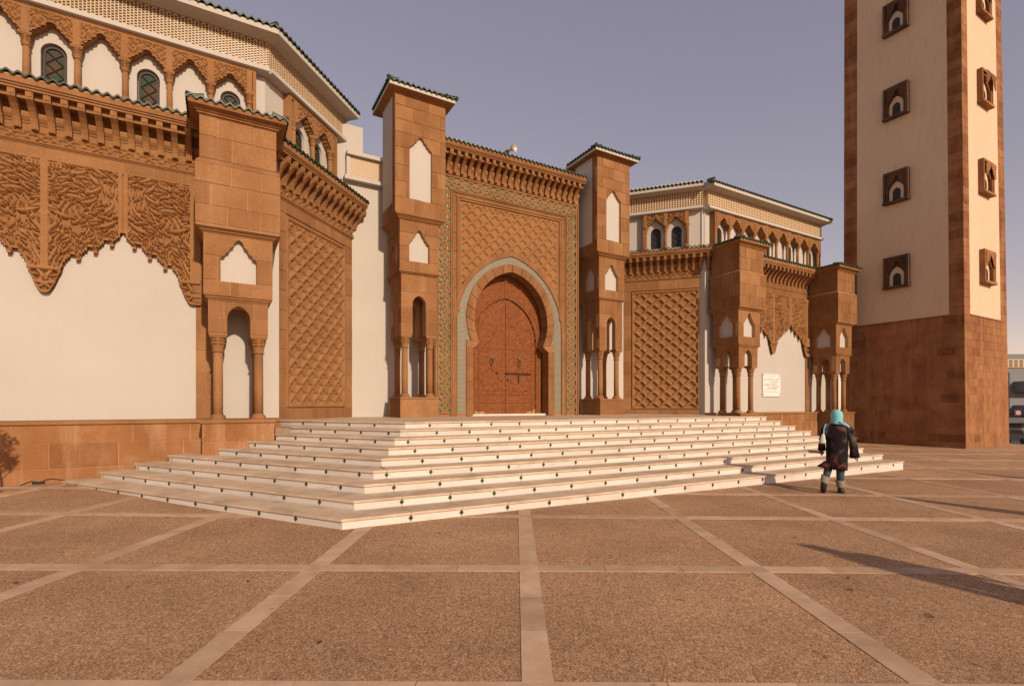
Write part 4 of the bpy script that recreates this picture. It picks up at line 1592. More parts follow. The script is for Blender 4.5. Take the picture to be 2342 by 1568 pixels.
# interlaced stone band with green zellige
bw = 0.43
for sg in (-1, 1):
    fz = Fr(FP.p(sg * 2.662, 0, 0)[:2], 0)
    U, Z = grid(-bw / 2, bw / 2, 1.36, 8.99, 0.0145)
    H = strands(Z, U, 0.72, bw / 2 * 0.98, 0.033)
    e = bw / 2 - np.abs(U)
    H = np.where(Z - 1.36 < .04, 1, H)
    relief('interlaced_band', fz, -bw / 2, bw / 2, 1.36, 8.99, H, 0.0, 0.04, [M['carved'], M['green_zellige']], portal, low=0.5)
U, Z = grid(-2.88, 2.88, 9.015, 9.445, 0.0145)
H = strands(U + 0.05, Z - 9.23, 0.72, bw / 2 * 0.98, 0.033)
relief('interlaced_band', FP, -2.88, 2.88, 9.015, 9.445, H, 0.0, 0.04, [M['carved'], M['green_zellige']], portal, low=0.5)
# stone above the band, brackets, eave
masonry('mosque', portal, FP, [rect(-3.0, 3.0, 9.575, 9.66)], [9.575, 9.66], 0.9, out=-.004, seed=410)
FPb = Fr((PC, 16.08), 0)
bracket_eave(FPb, -2.98, 2.98, 9.57, portal, -2.98 + 0.13, 0.266, tile_out=0.62)
mb = MB()
slab(mb, FPb, -2.98, 2.98, 10.40, 10.62, -0.6, 0.30)
mb.obj('roof_ridge', M['plaster'], portal)

# carved wooden surround and two door leaves
FD = Fr((PC + 0.01, 16.60), 0)
res = 0.018
Ha = arabesque(1.7, 5.4, res, 55, 0.24, 0.055, 3500, 0.016, 3.0)
U, Z = grid(-1.66, 1.66, 1.3, 6.6, res)
H = sample(Ha, res, np.abs(U), Z - 1.3)
da = horseshoe(1.30, 4.05, 5.62, 4.05)
du = np.array([p[0] for p in da]); dzv = np.array([p[1] for p in da])
topz = np.interp(np.abs(U), du[::-1], dzv[::-1], right=0)
halfw = np.where(Z < 4.05, 1.30, np.interp(Z, dzv, du, right=0))
dist_in = halfw - np.abs(U)
inside = dist_in > 0.0
H = 0.45 * H
H = np.where((dist_in > -0.055) & (dist_in < 0.0), 2.0, H)
H = np.where((dist_in > -0.26) & (dist_in <= -0.22), 1.0, H)
surround_mask = ~(dist_in > 0.012)
relief('door_surround', FD, -1.66, 1.66, 1.3, 6.6, H, 0, 0.032, M['wood'], portal, surround_mask)
for sg in (-1, 1):
    U, Z = grid(0.012, 1.31, 1.33, 5.62, res)
    Hl = sample(arabesque(1.35, 4.4, res, 56, 0.26, 0.06, 2500, 0.016, 3.0), res, U, Z - 1.33) * 0.5
    halfw = np.where(Z < 4.05, 1.30, np.interp(Z, dzv, du, right=0))
    di = halfw - U
    fr_ = (np.abs(U - 0.16) < .012) | (np.abs(U - 1.12) < .012) | (np.abs(Z - 1.75) < .012) | (np.abs(Z - 2.05) < .01) | (np.abs(Z - 3.75) < .012)
    starz = np.abs(np.sqrt((U - .64) ** 2 + ((Z - 2.55) * 0.8) ** 2) - 0.36 - 0.05 * np.cos(8 * np.arctan2(Z - 2.55, U - .64))) < 0.02
    ogee = np.abs((Z - 5.1) + 1.5 * U + 0.05 * np.sin(U * 30)) < 0.025
    Hl = np.where(fr_ | starz, 1.3, Hl)
    Hl = np.where(ogee & (Z > 3.8), 1.2, Hl)
    Hl = np.where(U < 0.02, 0, Hl)
    if sg < 0:
        U, Hl, di = -U[:, ::-1], Hl[:, ::-1], di[:, ::-1]
    u0, u1 = float(U.min()), float(U.max())
    leaf = relief('door_leaf', FD, u0, u1, 1.33, 5.62, Hl, -0.012, 0.034, M['wood'], portal, di > 0.004)
    bk = MB()
    # knocker
    ku = -0.60 if sg < 0 else 0.575
    lathe(bk, [(0.05, 0), (0.055, 0.012), (0.035, 0.03), (0.0, 0.035)], 12)
    k1 = MB()
    for v_ in bk.v:
        pass
    k1.add([(FD.p(ku + v[0], 3.42 + v[1], 0.02 + v[2])) for v in bk.v], bk.f)
    pts = [FD.p(ku + 0.055 * math.sin(a) * (1 - 0.25 * math.cos(a)), 3.26 + 0.13 * math.cos(a), 0.045) for a in [2 * math.pi * i / 14 for i in range(15)]]
    tube(k1, pts, 0.014, 6)
    tube(k1, [FD.p(ku, 3.14, 0.045), FD.p(ku, 3.09, 0.05)], [0.03, 0.012], 8)
    k1.obj('door_knocker', M['bronze'], leaf)
    kp = MB()
    if sg < 0:
        prism(kp, FD, [(-1.29, 1.335), (-0.86, 1.335), (-0.93, 1.41), (-1.22, 1.41), (-1.29, 1.45)], 0.0, 0.022, 0, True)
    else:
        prism(kp, FD, [(0.88, 1.335), (1.29, 1.335), (1.29, 1.50), (1.22, 1.50), (1.20, 1.42), (0.96, 1.41)], 0.0, 0.022, 0, True)
    kp.obj('kick_plate', M['brass'], leaf)
    if sg > 0:
        bo = MB()
        tube(bo, [FD.p(-0.03, 2.84, 0.035), FD.p(1.10, 2.83, 0.035)], 0.02, 8)
        tube(bo, [FD.p(0.55, 2.84, 0.04), FD.p(0.55, 2.50, 0.04)], 0.017, 8)
        slab(bo, FD, 0.05, 0.12, 2.79, 2.89, 0, 0.05)
        slab(bo, FD, 0.92, 0.99, 2.78, 2.88, 0, 0.05)
        bo.obj('door_bolt', M['iron'], leaf)
        ks = MB()
        slab(ks, FD, 0.07, 0.12, 2.55, 2.63, 0, 0.035)
        ks.obj('keyhole_plate', M['iron'], leaf)
    else:
        ks = MB()
        slab(ks, FD, -0.42, -0.35, 2.81, 2.88, 0, 0.05)
        ks.obj('bolt_stud', M['iron'], leaf)
mb = MB()
slab(mb, FD, -1.66, 1.66, 1.2, 6.62, -0.15, -0.03)
mb.obj('door_backing', M['frame'], portal)
mb = MB()
slab(mb, FD, -1.62, 1.62, 1.2, 1.33, -0.05, 0.35)
mb.obj('door_sill', M['marble'], portal)

# ---- upper storey with lattice band and arcades
def arch_bay_outline(w, zs, za):
    return lobed(w, zs, za, 5, 0.028)
def window(fr, u, z0, zs, w, out, parent, detail):
    """arched window: frame with bars, coloured panes"""
    ol = [(x, z) for x, z in pointed(w, zs, zs + w * 1.02, 8)]
    outer = [(-w, z0)] + ol + [(w, z0)]
    wi = w - 0.045
    inn = [(-wi, z0 + .045)] + [(x, z) for x, z in pointed(wi, zs, zs + wi * 1.02, 8)] + [(wi, z0 + .045)]
    mb = MB()
    n = len(outer)
    for i in range(n):
        j = (i + 1) % n
        q = [outer[i], outer[j], inn[j], inn[i]]
        q = [(u + a, b) for a, b in q]
        if area(q) < 0:
            q = q[::-1]
        prism(mb, fr, q, out - 0.06, out + 0.03, 0, True)
    ext = 0.012
    zt = zs + w
    # diagonal bars
    step_ = 0.21 if detail else 0.19
    bars = []
    for sgn in (1, -1):
        c = -3.0
        while c < 3.0:
            pts = []
            zz0 = z0
            for k in range(25):
                xx = -wi + 2 * wi * k / 24
                z_ = zs + sgn * xx * 0.9 + c
                lim_ = zs + math.sqrt(max(0, wi * wi - xx * xx))
                if z0 + .05 < z_ < lim_:
                    pts.append((xx, z_))
            if len(pts) > 1:
                a, b = pts[0], pts[-1]
                tube(mb, [fr.p(u + a[0], a[1], out + .012), fr.p(u + b[0], b[1], out + .012)], 0.011, 4)
            c += step_ * 1.28
    wo_ = mb.obj('window', M['frame'], parent)
    rr_ = random.Random(int(u * 100))
    if detail:
        # panes: diamonds clipped to the arch
        sx, sz = step_ * 0.71, step_ * 0.64
        conv = [(u + a, b) for a, b in inn]
        if area(conv) < 0:
            conv = conv[::-1]
        def clipc(poly, cl):
            for i in range(len(cl)):
                a, b = cl[i], cl[(i + 1) % len(cl)]
                res_ = []
                for k in range(len(poly)):
                    p, q = poly[k], poly[(k + 1) % len(poly)]
                    sp_ = (b[0] - a[0]) * (p[1] - a[1]) - (b[1] - a[1]) * (p[0] - a[0])
                    sq_ = (b[0] - a[0]) * (q[1] - a[1]) - (b[1] - a[1]) * (q[0] - a[0])
                    if sp_ >= 0:
                        res_.append(p)
                    if (sp_ >= 0) != (sq_ >= 0):
                        t = sp_ / (sp_ - sq_)
                        res_.append((p[0] + t * (q[0] - p[0]), p[1] + t * (q[1] - p[1])))
                poly = res_
                if len(poly) < 3:
                    return []
            return poly
        kx = math.pi
        dx = step_ * 1.28 / 0.9 / 2
        dz_ = step_ * 1.28 / 2
        for iz in range(-8, 5):
            for ix in range(-3, 4):
                if (ix + iz) % 2:
                    continue
                cx_, cz_ = u + ix * dx, zs + iz * dz_ + dz_ * 0.0
                q = clipc([(cx_ - dx, cz_), (cx_, cz_ - dz_), (cx_ + dx, cz_), (cx_, cz_ + dz_)], conv)
                if len(q) > 2 and abs(area(q)) > 0.0015:
                    pm = MB()
                    prism(pm, fr, q, out - 0.03, out - 0.005, 0, False)
                    pm.obj('pane', M[rr_.choice(['glass_green', 'glass_mauve', 'glass_amber', 'glass_green'])], wo_)
    else:
        pm = MB()
        prism(pm, fr, [(u + a, b) for a, b in inn] if area(inn) > 0 else [(u + a, b) for a, b in inn][::-1], out - 0.05, out - 0.005)
        pm.obj('pane', M['glass_dark'], wo_)

SPH = arabesque(0.9, 0.7, 0.008, 77, 0.17, 0.040, 2600, 0.011, 3.2)
def arcade(fr, u0, ncol, sp, parent, res, wins, detail, z_sp=9.50, z_top=10.03, wall_out=-0.27, ends=(True, True), zc=0.0, frame_end=0.14):
    """row of columns carrying carved cusped arches in front of the white wall"""
    us = [u0 + i * sp for i in range(ncol)]
    zs_, zt_ = z_sp + zc, z_top + zc
    fm = MB()
    a0, a1 = us[0] - (frame_end if ends[0] else 0.05), us[-1] + (frame_end if ends[1] else 0.05)
    # top frame mouldings
    sweep(fm, fr, [(wall_out, zt_), (0.0, zt_), (0.0, zt_ + .05), (0.02, zt_ + .055), (0.02, zt_ + .10), (0.045, zt_ + .11), (0.045, zt_ + 0.165), (wall_out, zt_ + .17)][::-1], a0, a1)
    if ends[0]:
        slab(fm, fr, a0 - .005, a0 + 0.07, 8.3, zt_, wall_out, 0.02)
    if ends[1]:
        slab(fm, fr, a1 - 0.07, a1 + .005, 8.3, zt_, wall_out, 0.02)
    fmo = fm.obj('arcade_frame', M['stone'], parent)
    for i, u in enumerate(us):
        mb = MB()
        slab(mb, fr, u - 0.055, u + 0.055, zs_ - .005, zt_, wall_out, 0.03)
        slab(mb, fr, u - 0.075, u + 0.075, zs_ - 0.01, zs_ + 0.03, wall_out + .1, 0.045)
        mb.obj('arcade_post', M['stone'], fmo)
        p = fr.p(u, 0, -0.07)
        put_column(COLU, p[0], p[1], 8.55, zs_ - .005, parent, capscale=0.64)
    for i in range(ncol - 1):
        c = (us[i] + us[i + 1]) / 2
        w = sp / 2 - 0.055
        za = (9.83 if wins[i] else 9.90) + zc
        ol = arch_bay_outline(w - 0.0, zs_, za)
        poly = [(c + x, z) for x, z in ol] + [(c + w, zt_), (c - w, zt_)]
        poly = poly[::-1]
        if area(poly) < 0:
            poly = poly[::-1]
        mb = MB()
        prism(mb, fr, poly, wall_out, -0.02, 0, True)
        mb.obj('carved_spandrel_block', M['carved'], fmo)
        U, Z = grid(c - w, c + w, zs_, zt_, res)
        xs_ = np.array([x for x, z in ol]); zs2 = np.array([z for x, z in ol])
        order = np.argsort(xs_)
        lim_ = np.interp(U - c, xs_[order], zs2[order])
        H = sample(SPH, 0.008, np.abs(U - c) + 0.05 * (i % 3), Z - zs_)
        H = np.where(Z - lim_ < 0.035, 0.9, H)
        e = np.minimum(np.minimum(U - (c - w), c + w - U), zt_ - Z)
        H = np.where(e < 0.015, 0.8, H)
        relief('carved_spandrel', fr, c - w, c + w, zs_, zt_, H, -0.03, 0.065, M['carved'], fmo, Z > lim_ - res * 0.4)
        if wins[i]:
            window(fr, c, 8.60, 9.28 + zc, 0.20, wall_out - 0.10, parent, detail)

def upper_wall(fr, u0, u1, parent_name, lat_out, wins, wall_out):
    """white wall with reveals for the windows"""
    mb = MB()
    cuts = sorted(wins)
    edges = [u0] + [x for c in cuts for x in (c - 0.22, c + 0.22)] + [u1]
    for a, b in zip(edges[0::2], edges[1::2]):
        slab(mb, fr, a, b, 8.0, 10.1, wall_out - 0.5, wall_out)
    for c in cuts:
        ol = pointed(0.22, 9.29, 9.29 + .225, 8)
        poly = [(c + x, z) for x, z in ol] + [(c + .22, 10.1), (c - .22, 10.1)]
        if area(poly) < 0:
            poly = poly[::-1]
        prism(mb, fr, poly, wall_out - .5, wall_out, 0, True)
        slab(mb, fr, c - .22, c + .22, 8.0, 8.59, wall_out - .5, wall_out)
        slab(mb, fr, c - .22, c + .22, 8.59, 9.6, wall_out - .5, wall_out - .2)
    return mb.obj(parent_name, M['plaster'], mosque)

def upper_crown(fr, u0, u1, parent, eave_out, dark, z0=10.25, lat={}, te0=0, te1=0, parapet=True, wall_out=-0.2):
    """ledge, lattice band, soffit, white fascia, tiles"""
    mb = MB()
    sweep(mb, fr, [(wall_out - .3, z0 - 0.15), (0.06, z0 - 0.15), (0.10, z0 - 0.13), (0.10, z0 - .03), (0.0, z0), (wall_out - .3, z0)][::-1], u0, u1)
    mb.obj('ledge', M['plaster'], parent)
    mb = MB()
    slab(mb, fr, u0, u1, z0, z0 + 0.64, wall_out - .3, -0.03)
    mb.obj('band_wall', M['lattice'], parent)
    lattice('lattice_screen', fr, u0, u1, z0 + .01, z0 + 0.63, 0.0, parent, dark=dark, **lat)
    mb = MB()
    e = eave_out
    sweep(mb, fr, [(wall_out - .3, z0 + .64), (0.03, z0 + .64), (0.08, z0 + .66), (e - 0.06, z0 + 0.67), (e, z0 + 0.675), (e, z0 + 0.80), (wall_out - .3, z0 + .82)][::-1], u0 - te0, u1 + te1)
    mb.obj('fascia', M['plaster'], parent)
    tile_row(fr, u0 - te0, u1 + te1, z0 + 0.835, e + 0.05, parent)
    if parapet:
        mb = MB()
        slab(mb, fr, u0, u1, z0 + .8, z0 + 1.02, wall_out - .5, e - 0.24)
        mb.obj('parapet', M['plaster'], parent)

FU1 = Fr((0, 14.35), 0)
UC = [-3.56 + 0.84 * k for k in range(-3, 6)]
wl = [True if k % 2 == 1 else False for k in range(8)]      # a window in every other bay
wl = [((k - 3) % 2 == 0) for k in range(8)]
up1 = upper_wall(FU1, -6.6, 1.0, 'upper_wall', 0, [(UC[k] + UC[k + 1]) / 2 for k in range(8) if wl[k]], -0.20)
arcade(FU1, UC[0], 9, 0.84, up1, 0.0105, wl, True, wall_out=-0.20, zc=0.0)
upper_crown(FU1, -6.6, 1.08, up1, 0.42, False, te1=0.18, z0=10.26)
# chamfer
AU = 47.0
FU2 = Fr((1.08, 14.35), AU)
up2 = upper_wall(FU2, 0.087, 3.65, 'upper_wall', 0, [1.50, 2.38], -0.20)
arcade(FU2, 1.06, 3, 0.88, up2, 0.013, [True, True], True, wall_out=-0.20, zc=-0.0, ends=(True, True), frame_end=0.25)
upper_crown(FU2, 0.0, 3.65, up2, 0.42, True, z0=10.264, te0=.18, te1=0.05)
hip([(1.22, 13.88, 11.14), (1.0, 14.45, 11.32)], up2, 0.06)
# right hand block
FU4 = Fr((0, 14.65), 0)
c0 = 19.56 - 0.865
UC4 = [c0 + 0.868 * k for k in range(10)]
w4 = [k % 2 == 0 for k in range(9)]
up4 = upper_wall(FU4, 18.05, 26.95, 'upper_wall', 0, [(UC4[k] + UC4[k + 1]) / 2 for k in range(9) if w4[k]], -0.27)
arcade(FU4, UC4[0], 10, 0.868, up4, 0.022, w4, False, wall_out=-0.27)
upper_crown(FU4, 18.1, 26.75, up4, 0.42, True, z0=10.22, te0=0.1, te1=0.2, wall_out=-.27, lat=dict(pitch=.115, hole=.062, zp=.09, stag=False))
FU3o = (18.0 - 3.3 * math.cos(R(49)), 14.75 + 3.3 * math.sin(R(49)))
FU3 = Fr(FU3o, -49)
up3 = upper_wall(FU3, -0.8, 3.35, 'upper_wall', 0, [3.3 - 2.02, 3.3 - 1.14], -0.20)
arcade(FU3, 3.3 - 2.45, 3, 0.86, up3, 0.018, [True, True], False, wall_out=-0.20, frame_end=0.10, zc=0.04)
upper_crown(FU3, -0.8, 3.25, up3, 0.42, True, z0=10.24, te1=0.0, lat=dict(pitch=.11, hole=.06, zp=.088, stag=False))
hip([(17.75, 14.05, 11.05), (18.05, 14.6, 11.25)], up4, 0.06)
# end gable of the right block and rear mass that closes the building
mb = MB()
box(mb, 26.55, 26.95, 15.0, 22, 7.9, 11.0)
box(mb, -6.6, 0.2, 15.6, 24, 1, 10.7)
box(mb, 0.8, 17.8, 19.6, 24, 1, 8.6)
box(mb, 18.6, 26.5, 15.8, 24, 1, 10.6)
mb.obj('rear_mass', M['plaster'], mosque)

# ------------------------------------------------------------------ roof tiles
TILES.sort(key=lambda t: -t[0])
rest = MB()
TV = [tuple(v.co) for v in TILE.vertices]
TF = [tuple(p.vertices) for p in TILE.polygons]
for i, (k, c, rz, sc_, par) in enumerate(TILES):
    if i < 297:
        o = part('roof_tile', TILE, par)
        o.location = c
        o.rotation_euler = (0, 0, rz)
        o.scale = (sc_, 1, 1)
    else:
        ca_, sa_ = math.cos(rz), math.sin(rz)
        rest.add([(c[0] + x * sc_ * ca_ - y * sa_, c[1] + x * sc_ * sa_ + y * ca_, c[2] + z) for x, y, z in TV], TF)
if rest.v:
    tag(rest.obj('roof_tiling', M['tile'], mosque), kind='stuff')
finish_pieces('mosque', 'stone_block', mosque, M['stone'], 297, 'far_masonry')

# ------------------------------------------------------------------ plaque
plq = thing('plaque', 'white inscribed marble plaque on the white wall between the two right piers', 'plaque', FW4.p(21.9, 2.0, 0.0))
ox, oy, oz = plq.location
def rel(p):
    return (p[0] - ox, p[1] - oy, p[2] - oz)
pa, pb, pz0, pz1 = 21.27, 22.62, 2.06, 3.08
mb = MB()
slab(mb, FW4, pa, pb, pz0, pz1, 0.001, 0.03)
mb.v = [rel(v) for v in mb.v]
mb.obj('board', M['paper'], plq)
mb = MB()
fw = 0.022
for q in (rect(pa - fw, pa, pz0 - fw, pz1 + fw), rect(pb, pb + fw, pz0 - fw, pz1 + fw), rect(pa, pb, pz0 - fw, pz0), rect(pa, pb, pz1, pz1 + fw)):
    prism(mb, FW4, q, 0.001, 0.045, 0, True)
mb.v = [rel(v) for v in mb.v]
mb.obj('border', M['plaque_edge'], plq)
mb = MB()
for sx, u in ((1, pa + .06), (-1, pb - .06)):
    for sz_, z in ((1, pz0 + .05), (-1, pz1 - .05)):
        q = [(u, z), (u + sx * .09, z), (u, z + sz_ * .08)]
        if area(q) < 0:
            q = q[::-1]
        prism(mb, FW4, q, 0.029, 0.033)
mb.v = [rel(v) for v in mb.v]
mb.obj('corner_ornament', M['ink'], plq)
mb = MB()
rw = random.Random(4)
lines = [(0.905, 0.28, 0.72), (0.775, 0.04, 0.96), (0.70, 0.04, 0.96), (0.625, 0.46, 0.96), (0.545, 0.06, 0.86), (0.485, 0.04, 0.96), (0.42, 0.36, 0.96), (0.355, 0.24, 0.86), (0.305, 0.14, 0.80), (0.19, 0.05, 0.95)]
for zf, a, b in lines:
    u = pa + 0.08 + (pb - pa - 0.16) * b
    uend = pa + 0.08 + (pb - pa - 0.16) * a
    z = pz0 + (pz1 - pz0) * zf
    while u > uend:                                     # words run from right to left, joined along a base line
        wlen = rw.uniform(0.08, 0.17)
        pts = [FW4.p(u - wlen * t, z + 0.011 * math.sin(t * rw.uniform(8, 16)) + (0.028 if rw.random() < .12 else 0), 0.032) for t in [i / 9 for i in range(10)]]
        tube(mb, pts, 0.0045, 4)
        if rw.random() < .6:
            uu = u - wlen * rw.uniform(.2, .8)
            tube(mb, [FW4.p(uu, z, .032), FW4.p(uu + .004, z + .036, .032)], 0.0045, 4)
        for q in range(rw.randint(0, 2)):
            uu = u - wlen * rw.uniform(.1, .9)
            zz = z + rw.choice([-.025, .03])
            slab(mb, FW4, uu, uu + .01, zz, zz + .009, .029, .034)
        u -= wlen + 0.022
mb.v = [rel(v) for v in mb.v]
mb.obj('inscription', M['ink'], plq)

# ------------------------------------------------------------------ loudspeaker on the gate roof
sp_ = thing('loudspeaker', 'grey horn loudspeaker on the roof ridge above the gate', 'loudspeaker', (9.22, 16.30, 10.60))
mb = MB()
pr = [(0.035, 0.0), (0.04, 0.06), (0.06, 0.13), (0.10, 0.20), (0.165, 0.27), (0.172, 0.275), (0.16, 0.265), (0.09, 0.19), (0.045, 0.12), (0.02, 0.08)]
tmp = MB()
lathe(tmp, pr, 20)
def orient(v):
    # horn axis: towards the square and slightly right
    ax = np.array((0.42, -0.88, 0.18)); ax /= np.linalg.norm(ax)
    a = np.cross((0, 0, 1.0), ax); a /= np.linalg.norm(a)
    b = np.cross(ax, a)
    q = v[0] * a + v[1] * b + v[2] * ax
    return (q[0], q[1], q[2] + 0.42)
mb.add([orient(v) for v in tmp.v], tmp.f)
mb.obj('horn', M['grey_metal'], sp_, True)
mb = MB()
tmp = MB()
lathe(tmp, [(0.0, -0.13), (0.06, -0.13), (0.07, -0.11), (0.07, -0.01), (0.035, 0.0)], 14)
mb.add([orient(v) for v in tmp.v], tmp.f)
mb.obj('driver', M['bronze'], sp_)
mb = MB()
tmp = MB()
lathe(tmp, [(0.0, 0.07), (0.028, 0.08), (0.03, 0.12), (0.015, 0.15), (0.0, 0.155)], 10)
mb.add([orient(v) for v in tmp.v], tmp.f)
mb.obj('throat_cap', M['white'], sp_)
mb = MB()
tube(mb, [(0, 0.02, 0), (0, 0.02, 0.36)], 0.018, 8)
box(mb, -0.07, 0.07, -0.05, 0.09, 0, 0.02)
mb.obj('mount', M['iron'], sp_)

# ------------------------------------------------------------------ minaret
mina = thing('minaret', 'tall square minaret of white plaster with brown stone corners and stone base', 'minaret', (0, 0, 0))
MS, MD, MW, MTOP = 27.0, 8.92, 4.80, 25.0
TAP = 0.0095
mb = MB()
def mrect(z, ins):
    t = max(0, z) * TAP
    return [(MS + ins + t * .4, MD + ins + t, z), (MS + MW - ins - t * 1.6, MD + ins + t, z), (MS + MW - ins - t * 1.6, MD + MW - ins, z), (MS + ins + t * .4, MD + MW - ins, z)]
vs = mrect(-1.0, .014) + mrect(0, .014) + mrect(MTOP, .014)
fs = []
for k in range(2):
    for i in range(4):
        j = (i + 1) % 4
        fs.append((4 * k + i, 4 * k + j, 4 * k + 4 + j, 4 * k + 4 + i))
fs.append((8, 9, 10, 11))
mb.add(vs, fs)
mbody = mb.obj('tower_body', M['mortar'], mina)
class FrT(Fr):
    """a face plane that leans with the taper"""
    def __init__(self, o, ang, lu, ln):
        super().__init__(o, ang)
        self.lu, self.ln = lu, ln
    def p(self, u, z, out=0.0):
        zz = max(0, z)
        return super().p(u + self.lu(u) * zz, z, out - self.ln * zz)
ML = FrT((MS, MD + MW), -90, lambda u: -TAP * u / MW, TAP * .4)      # left face: u from the far corner to the near one
MF = FrT((MS, MD), 0, lambda u: TAP * .4 - TAP * 2.0 * u / MW, TAP)   # front face
def mface(fr, uw0, uw1, seed, ncol):
    mb = MB()
    slab(mb, fr, uw0, uw1, 5.52, MTOP, -0.10, 0.002)
    mb.obj('plaster_panel', M['plaster_m'], mina)
    masonry('minaret', mina, fr, [rect(0, MW, -.6, 5.46)], courses(-.6, 5.46, 0.335), 0.56, out=-.014, seed=seed, gap=.012)
    mb = MB()
    sweep(mb, fr, [(-.05, 5.46), (0.03, 5.46), (0.03, 5.515), (-.05, 5.525)][::-1], uw0, uw1)
    mb.obj('ledge', M['dark_stone'], mina)
    masonry('minaret', mina, fr, [rect(0, uw0, 5.46, MTOP)], courses(5.46, MTOP, 0.36), 2, out=-.014, seed=seed + 1, gap=.012)
    masonry('minaret', mina, fr, [rect(uw1, MW, 5.46, MTOP)], courses(5.46, MTOP, 0.36), 2, out=-.014, seed=seed + 2, gap=.012)
mface(ML, 0.62, MW - 0.52, 500, 9)
mface(MF, 0.60, 4.02, 520, 7)
def mwindow(fr, uc, z0, w=1.02, h=1.36, fm=M['weathered_shade']):
    u0, u1 = uc - w / 2, uc + w / 2
    z1 = z0 + h
    mb = MB()
    for q in (rect(u0, u0 + .10, z0, z1), rect(u1 - .10, u1, z0, z1), rect(u0 + .10, u1 - .10, z1 - .10, z1)):
        prism(mb, fr, q, 0.0, 0.20, 0, True)
    slab(mb, fr, u0 - .02, u1 + .02, z0 - .10, z0, 0, 0.24)
    wo_ = mb.obj('window', fm, mina)
    zs = z0 + 0.62
    ol = lobed(w / 2 - .19, zs, z1 - 0.22, 4, .025)
    hv = opening_halves(u0 + .10, u1 - .10, z0, z1 - .10, z0, [(x, z) for x, z in ol], uc)
    mb = MB()
    for p in hv:
        prism(mb, fr, p, 0.02, 0.13, 0, True)
    mb.obj('carved_arch', fm, wo_)
    U, Z = grid(u0 + .10, u1 - .10, zs, z1 - .10, 0.018)
    xs_ = np.array([x for x, z in ol]); zs2 = np.array([z for x, z in ol])
    od = np.argsort(xs_)
    lim_ = np.where(np.abs(U - uc) < w / 2 - .19, np.interp(U - uc, xs_[od], zs2[od]), 0)
    H = sample(SPH, 0.008, np.abs(U - uc) * 1.2, Z - zs)
    relief('carved_spandrel', fr, u0 + .10, u1 - .10, zs, z1 - .10, H, 0.125, 0.03, fm, wo_, Z > lim_)
    for sx in (-1, 1):
        mb = MB()
        uu = uc + sx * (w / 2 - .145)
        p0, p1 = fr.p(uu, z0, .15), fr.p(uu, zs, .15)
        tube(mb, [p0, p1], 0.04, 8)
        mb.obj('colonnette', fm, wo_)
    mb = MB()
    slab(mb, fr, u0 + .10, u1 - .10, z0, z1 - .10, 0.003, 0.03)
    mb.obj('backing', M['weathered_shade'], wo_)
    ol2 = pointed(0.17, z0 + .40, z0 + .60)
    ol3 = pointed(0.305, z0 + .44, z0 + .88)
    mb = MB()
    for sgn in (0, 1):
        h_ = len(ol2) // 2
        a_ = ol2[:h_ + 1] if sgn == 0 else ol2[h_:]
        b_ = ol3[:h_ + 1] if sgn == 0 else ol3[h_:]
        if sgn == 0:
            poly = [(-.305, z0)] + b_ + a_[::-1] + [(-.17, z0)]
        else:
            poly = [(.17, z0)] + a_[::-1] + b_ + [(.305, z0)]
        poly = [(uc + x, z) for x, z in poly]
        if area(poly) < 0:
            poly = poly[::-1]
        prism(mb, fr, poly, 0.02, 0.06, 0, True)
    mb.obj('plaster_arch', M['plaster_m'], wo_)
    mb = MB()
    slab(mb, fr, uc - .17, uc + .17, z0, z0 + .6, 0.02, 0.036)
    mb.obj('pane', M['glass_dark'], wo_)
for k in range(4):
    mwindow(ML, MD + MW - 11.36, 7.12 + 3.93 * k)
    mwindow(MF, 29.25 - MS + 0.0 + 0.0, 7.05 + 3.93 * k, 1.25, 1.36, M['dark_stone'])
finish_pieces('minaret', 'stone_block', mina, M['dark_stone'], 297, 'high_masonry')

# ------------------------------------------------------------------ street, houses beyond the minaret
mb = MB()
box(mb, 62, 130, -40, 120, -3.4, -3.12)
tag(mb.obj('street', M['street']), kind='structure')
def camp(X, Y, z):
    a, b = cam2w(X, Y)
    return (a, b, z)
apt = thing('apartment_building', 'pale flat roofed apartment block with balconies far behind the minaret', 'building', camp(60, 60, -3.1))
FA = Fr(camp(50, 58, 0)[:2], -math.degrees(VIEW) + 2)
def aobj(mb, name, mat, par=apt):
    l = apt.location
    mb.v = [(v[0] - l[0], v[1] - l[1], v[2] - l[2]) for v in mb.v]
    return mb.obj(name, mat, par)
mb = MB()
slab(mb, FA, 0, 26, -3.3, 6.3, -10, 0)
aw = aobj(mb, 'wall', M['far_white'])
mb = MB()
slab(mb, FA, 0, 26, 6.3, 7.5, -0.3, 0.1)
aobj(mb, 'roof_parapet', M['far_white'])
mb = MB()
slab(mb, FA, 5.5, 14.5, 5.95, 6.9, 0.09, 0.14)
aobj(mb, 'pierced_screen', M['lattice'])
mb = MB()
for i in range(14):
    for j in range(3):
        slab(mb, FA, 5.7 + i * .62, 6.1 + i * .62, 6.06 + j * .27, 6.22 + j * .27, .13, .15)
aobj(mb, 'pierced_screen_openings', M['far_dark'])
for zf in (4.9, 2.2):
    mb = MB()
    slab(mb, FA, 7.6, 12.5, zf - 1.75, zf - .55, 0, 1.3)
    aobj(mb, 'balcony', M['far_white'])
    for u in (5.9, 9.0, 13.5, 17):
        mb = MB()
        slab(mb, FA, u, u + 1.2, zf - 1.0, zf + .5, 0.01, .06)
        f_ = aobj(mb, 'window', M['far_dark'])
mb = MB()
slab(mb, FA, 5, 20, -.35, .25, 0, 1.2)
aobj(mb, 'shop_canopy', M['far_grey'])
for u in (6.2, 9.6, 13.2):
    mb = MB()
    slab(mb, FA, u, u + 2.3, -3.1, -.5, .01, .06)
    aobj(mb, 'shop_opening', M['far_dark'])
